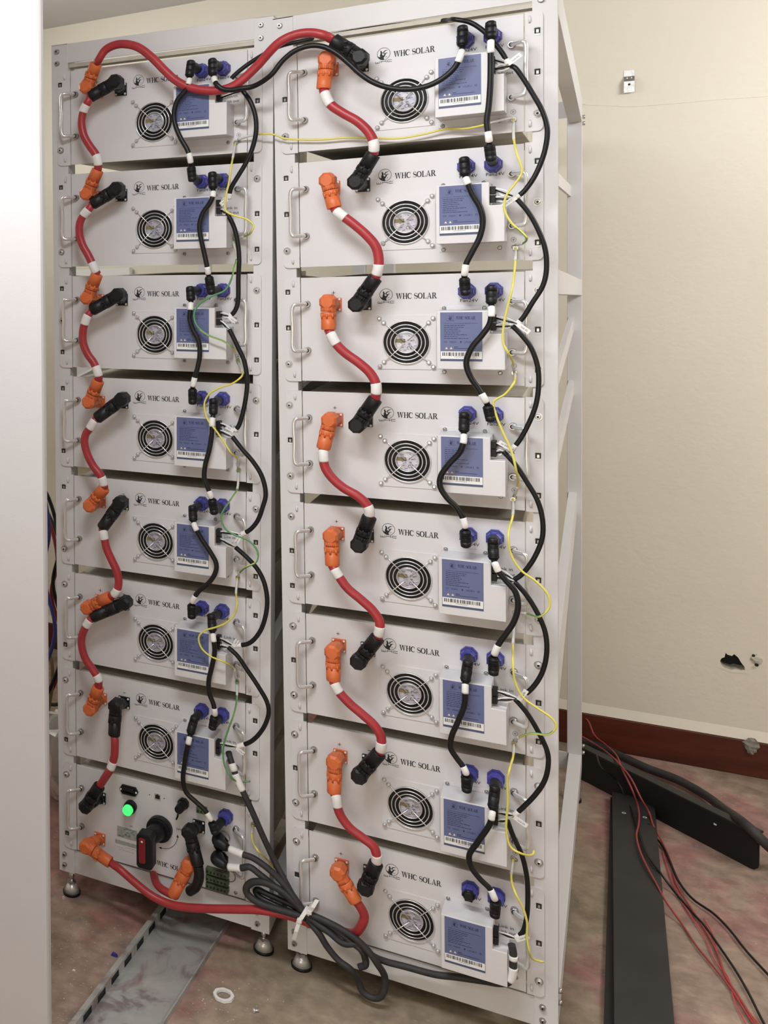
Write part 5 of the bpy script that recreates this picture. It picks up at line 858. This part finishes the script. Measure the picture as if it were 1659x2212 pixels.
# ------------------------------------------------------------------ floor things
def floor_cable(name, label, P_, r, m, grp=None, per=6):
    t, off = mk(name, label, 'cable' if r > .004 else 'wire', [P_], grp); link('sheath', MB().tube(smooth_path(P_, per), r, m, 10), t, off)
floor_cable('floor_cable', 'thick black cable lying on the floor along the baseboard', FBLK, .0125, greyrub)
floor_cable('loose_wire', 'thin red wire snaking over the flat black panel', FRA, .0023, redwire, 'loose wires on the floor')
floor_cable('loose_wire', 'thin red wire crossing right of the flat black panel', FRB, .0023, redwire, 'loose wires on the floor')
floor_cable('loose_wire', 'thin black wire leaving the right edge of the flat black panel', FBC, .0026, rubber, 'loose wires on the floor')
floor_cable('loose_wire', 'thin black wire lying farthest right on the floor', FBD, .0028, rubber, 'loose wires on the floor')
floor_cable('loose_thread', 'faint red strand tangled near the bottom right corner, left one', FRC, .0013, thread, 'loose red strands')
floor_cable('loose_thread', 'faint red strand tangled near the bottom right corner, right one', FRD, .0013, thread, 'loose red strands')
# flat black panel on the floor
t = thing('floor_panel', 'flat black metal panel lying on the floor right of the racks', 'panel', (.607,.45,0), Matrix.Rotation(-.006, 4, 'Z'))
def slab_xy(q4, z0, z1, m): return MB().add([(x,y,z0) for x, y in q4]+[(x,y,z1) for x, y in q4], [(3,2,1,0),(4,5,6,7),(0,1,5,4),(1,2,6,5),(2,3,7,6),(3,0,4,7)], m)
link('panel_top', slab_xy([(-.036,-.85),(.068,-.85),(.050,.765),(-.050,.765)], .014, .030, blackpanel), t, bevel=.0015)
link('panel_base', slab_xy([(-.060,-.85),(.064,-.85),(.046,.762),(-.054,.762)], 0, .0138, blackdark), t)  # lower sheet in a darker black, reaching further left as a strip
for x in (-.022, .026): link('screw_hole', MB().annulus((0,0,0), .0028, .0050, greyw, 16).mesh('screw_hole'), t, (x,.64,.0304)).rotation_euler = (math.pi/2,0,0)
# standing channel panel
a = Vector((.471,1.335,0)); b_ = Vector((.872,.975,0)); L_ = (b_-a).length; rz = math.atan2(b_.y-a.y, b_.x-a.x)
t = thing('edge_panel', 'black channel-shaped panel standing on its long edge behind the flat one', 'panel', a, Matrix.Rotation(rz, 4, 'Z'))
o_ = [(0,0),(L_-.02,0)]+[(L_-.02+.02*math.sin(q_), .02-.02*math.cos(q_)) for q_ in (.5,1.0,1.57)]+[(L_,.092),(L_-.006,.100),(0,.100)]
link('panel_face', MB().prism(o_, 0, .004, blackdark), t); link('panel_rim', MB().prism([(0,.095),(L_-.008,.095),(L_-.008,.101),(0,.101)], -.001, .028, blackpanel), t, bevel=.001)
link('white_speck', MB().box((L_-.115,-.001,.068), (L_-.108,0,.072), paper), t)
# cable tray under the left rack
t = thing('cable_tray', 'stained galvanised cable tray running under the left rack', 'tray', (-.290,-.1,0), Matrix.Rotation(-.030, 4, 'Z'))
link('tray_base', MB().box((-.072,-.75,.001), (.072,.75,.0035), galv), t)
s = MB(); xw = -.072; 
s.box((xw-.0015,-.75,.0), (xw,.75,.003), galv).box((xw-.0015,-.75,.021), (xw,.75,.026), galv)
for k in range(22): y_ = -.75+k*.07; s.box((xw-.0015,y_,.003), (xw,y_+.028,.021), galv)
s.box((xw-.012,-.75,.0255), (xw,.75,.027), galv); s.box((xw-.006,-.75,.0), (xw-.0025,.75,.020), darkhole); link('tray_side', s, t)
link('tray_side', MB().box((.072,-.75,0), (.0735,.75,.012), galv).box((.070,-.75,.0115), (.0735,.75,.013), galv), t)
# small debris
t_ = MB(); n_ = 6; o_ = []
oct_ = [(.0225*math.cos(math.pi/4*k+.3), .0225*math.sin(math.pi/4*k+.3)) for k in range(8)]; inn = [(.0150*math.cos(math.pi/16*k), .0150*math.sin(math.pi/16*k)) for k in range(32)]
vs = []; fs = []
for k in range(32):
    a_ = math.pi/16*k; r_ = .0215/max(math.cos(((a_-.3) % (math.pi/4))-math.pi/8), .9)*.98
    for rr, z in ((.0150, .001), (.0150, .007), (r_, .007), (r_, .001)): vs.append((rr*math.cos(a_), rr*math.sin(a_), z))
for k in range(32):
    for q_ in range(4): fs.append((4*k+q_, 4*k+(q_+1)%4, 4*((k+1)%32)+(q_+1)%4, 4*((k+1)%32)+q_))
t_.add(vs, fs, sleeve); tag(link('conduit_locknut', t_, loc=(-.1457,-.1643,0)), 'white plastic eight-sided locknut lying on the floor', 'locknut')
def small_screw(loc, label, rot):
    mb = MB().cyl((0,0,.0045), (.003,0,.0045), .0045, chrome, 12).cyl((.003,0,.0045), (.012,0,.0035), .0022, chrome, 8); o = tag(link('loose_screw', mb, loc=loc), label, 'screw', 'loose screws on the floor'); o.rotation_euler = (0,0,rot)
small_screw((-.0775,-.1791,0), 'small shiny screw lying right of the white locknut', .6)
small_screw((-.6000,-.0155,0), 'small shiny screw lying by the far left rack foot', 2.2)
tag(link('plastic_scrap', MB().box((-.003,-.002,0), (.003,.002,.002), paper), loc=(-.4625,-.2497,0)), 'tiny white scrap on the reddish floor at left', 'scrap')
tag(link('plastic_scrap', MB().prism([(-.008,.0005),(.008,.0005),(.005,.006),(-.004,.008)], -.003, .003, blue), loc=(-.4043,-.1550,0)), 'tiny dark blue scrap beside the cable tray', 'scrap')
crumbs = MB(); rnd = random.Random(9)
for k in range(170):
    if k < 120: x, y = rnd.uniform(-.62,-.40), rnd.uniform(-.42,-.05)
    elif k < 190: x, y = rnd.gauss(-.16,.06), rnd.gauss(-.20,.06)
    else: x, y = rnd.uniform(.70,.98), rnd.uniform(.25,1.0)
    if abs(x+.29) < .09: continue
    q_ = rnd.uniform(.0004,.0012); crumbs.box((x-q_,y-q_,0), (x+q_,y+q_,q_*1.2), whitepl)
o = link('dust_crumbs', crumbs); o['kind'] = 'stuff'; o['label'] = 'pale plaster crumbs scattered over the dusty floor'; o['category'] = 'debris'

# ------------------------------------------------------------------ foreground white door leaf on the left and what shows behind it
t = thing('cabinet_door', 'tall white painted cabinet door leaf in the left foreground', 'door', (-.2535,-.80,0), Matrix.Rotation(.0229, 4, 'Y'))
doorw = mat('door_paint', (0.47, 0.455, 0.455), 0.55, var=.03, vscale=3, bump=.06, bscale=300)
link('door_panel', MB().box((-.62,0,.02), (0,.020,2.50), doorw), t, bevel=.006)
tag(link('wall_board', MB().box((-1.35,1.56,1.265), (-1.02,1.59,1.60), paper).box((-1.35,1.56,.80), (-1.02,1.585,1.262), rackw)), 'pale board on the back wall seen in the gap left of the racks', 'board')
for k, (c_, m_, y_) in enumerate((('blue', blue, .55), ('black', rubber, .60), ('dark red', redpl, .65), ('grey', greyrub, .70), ('brown', gold, .62))):
    x_ = -.905-.012*k+.02*(k % 2); P_ = [(x_-.10,y_,1.05-.05*k), (x_-.02,y_,.95-.07*k), (x_+.02,y_-.02,.80-.06*k), (x_-.015,y_,.66-.05*k), (x_+.02,y_,.48-.04*k), (x_-.03,y_,.33-.05*k), (x_-.10,y_,.16), (x_-.12,y_,.006)]
    t, off = mk('hanging_cable', 'loose %s cable hanging in the gap left of the left rack' % c_, 'cable', [P_], 'cables hanging behind the left rack'); link('sheath', MB().tube(smooth_path(P_), .006, m_, 8), t, off)
s = MB(); lump(s, (-.80,.45,.13), .13, foil, 18, 12, .5); tag(link('plastic_bag', s), 'crumpled clear plastic bag on the floor behind the left rack', 'bag')
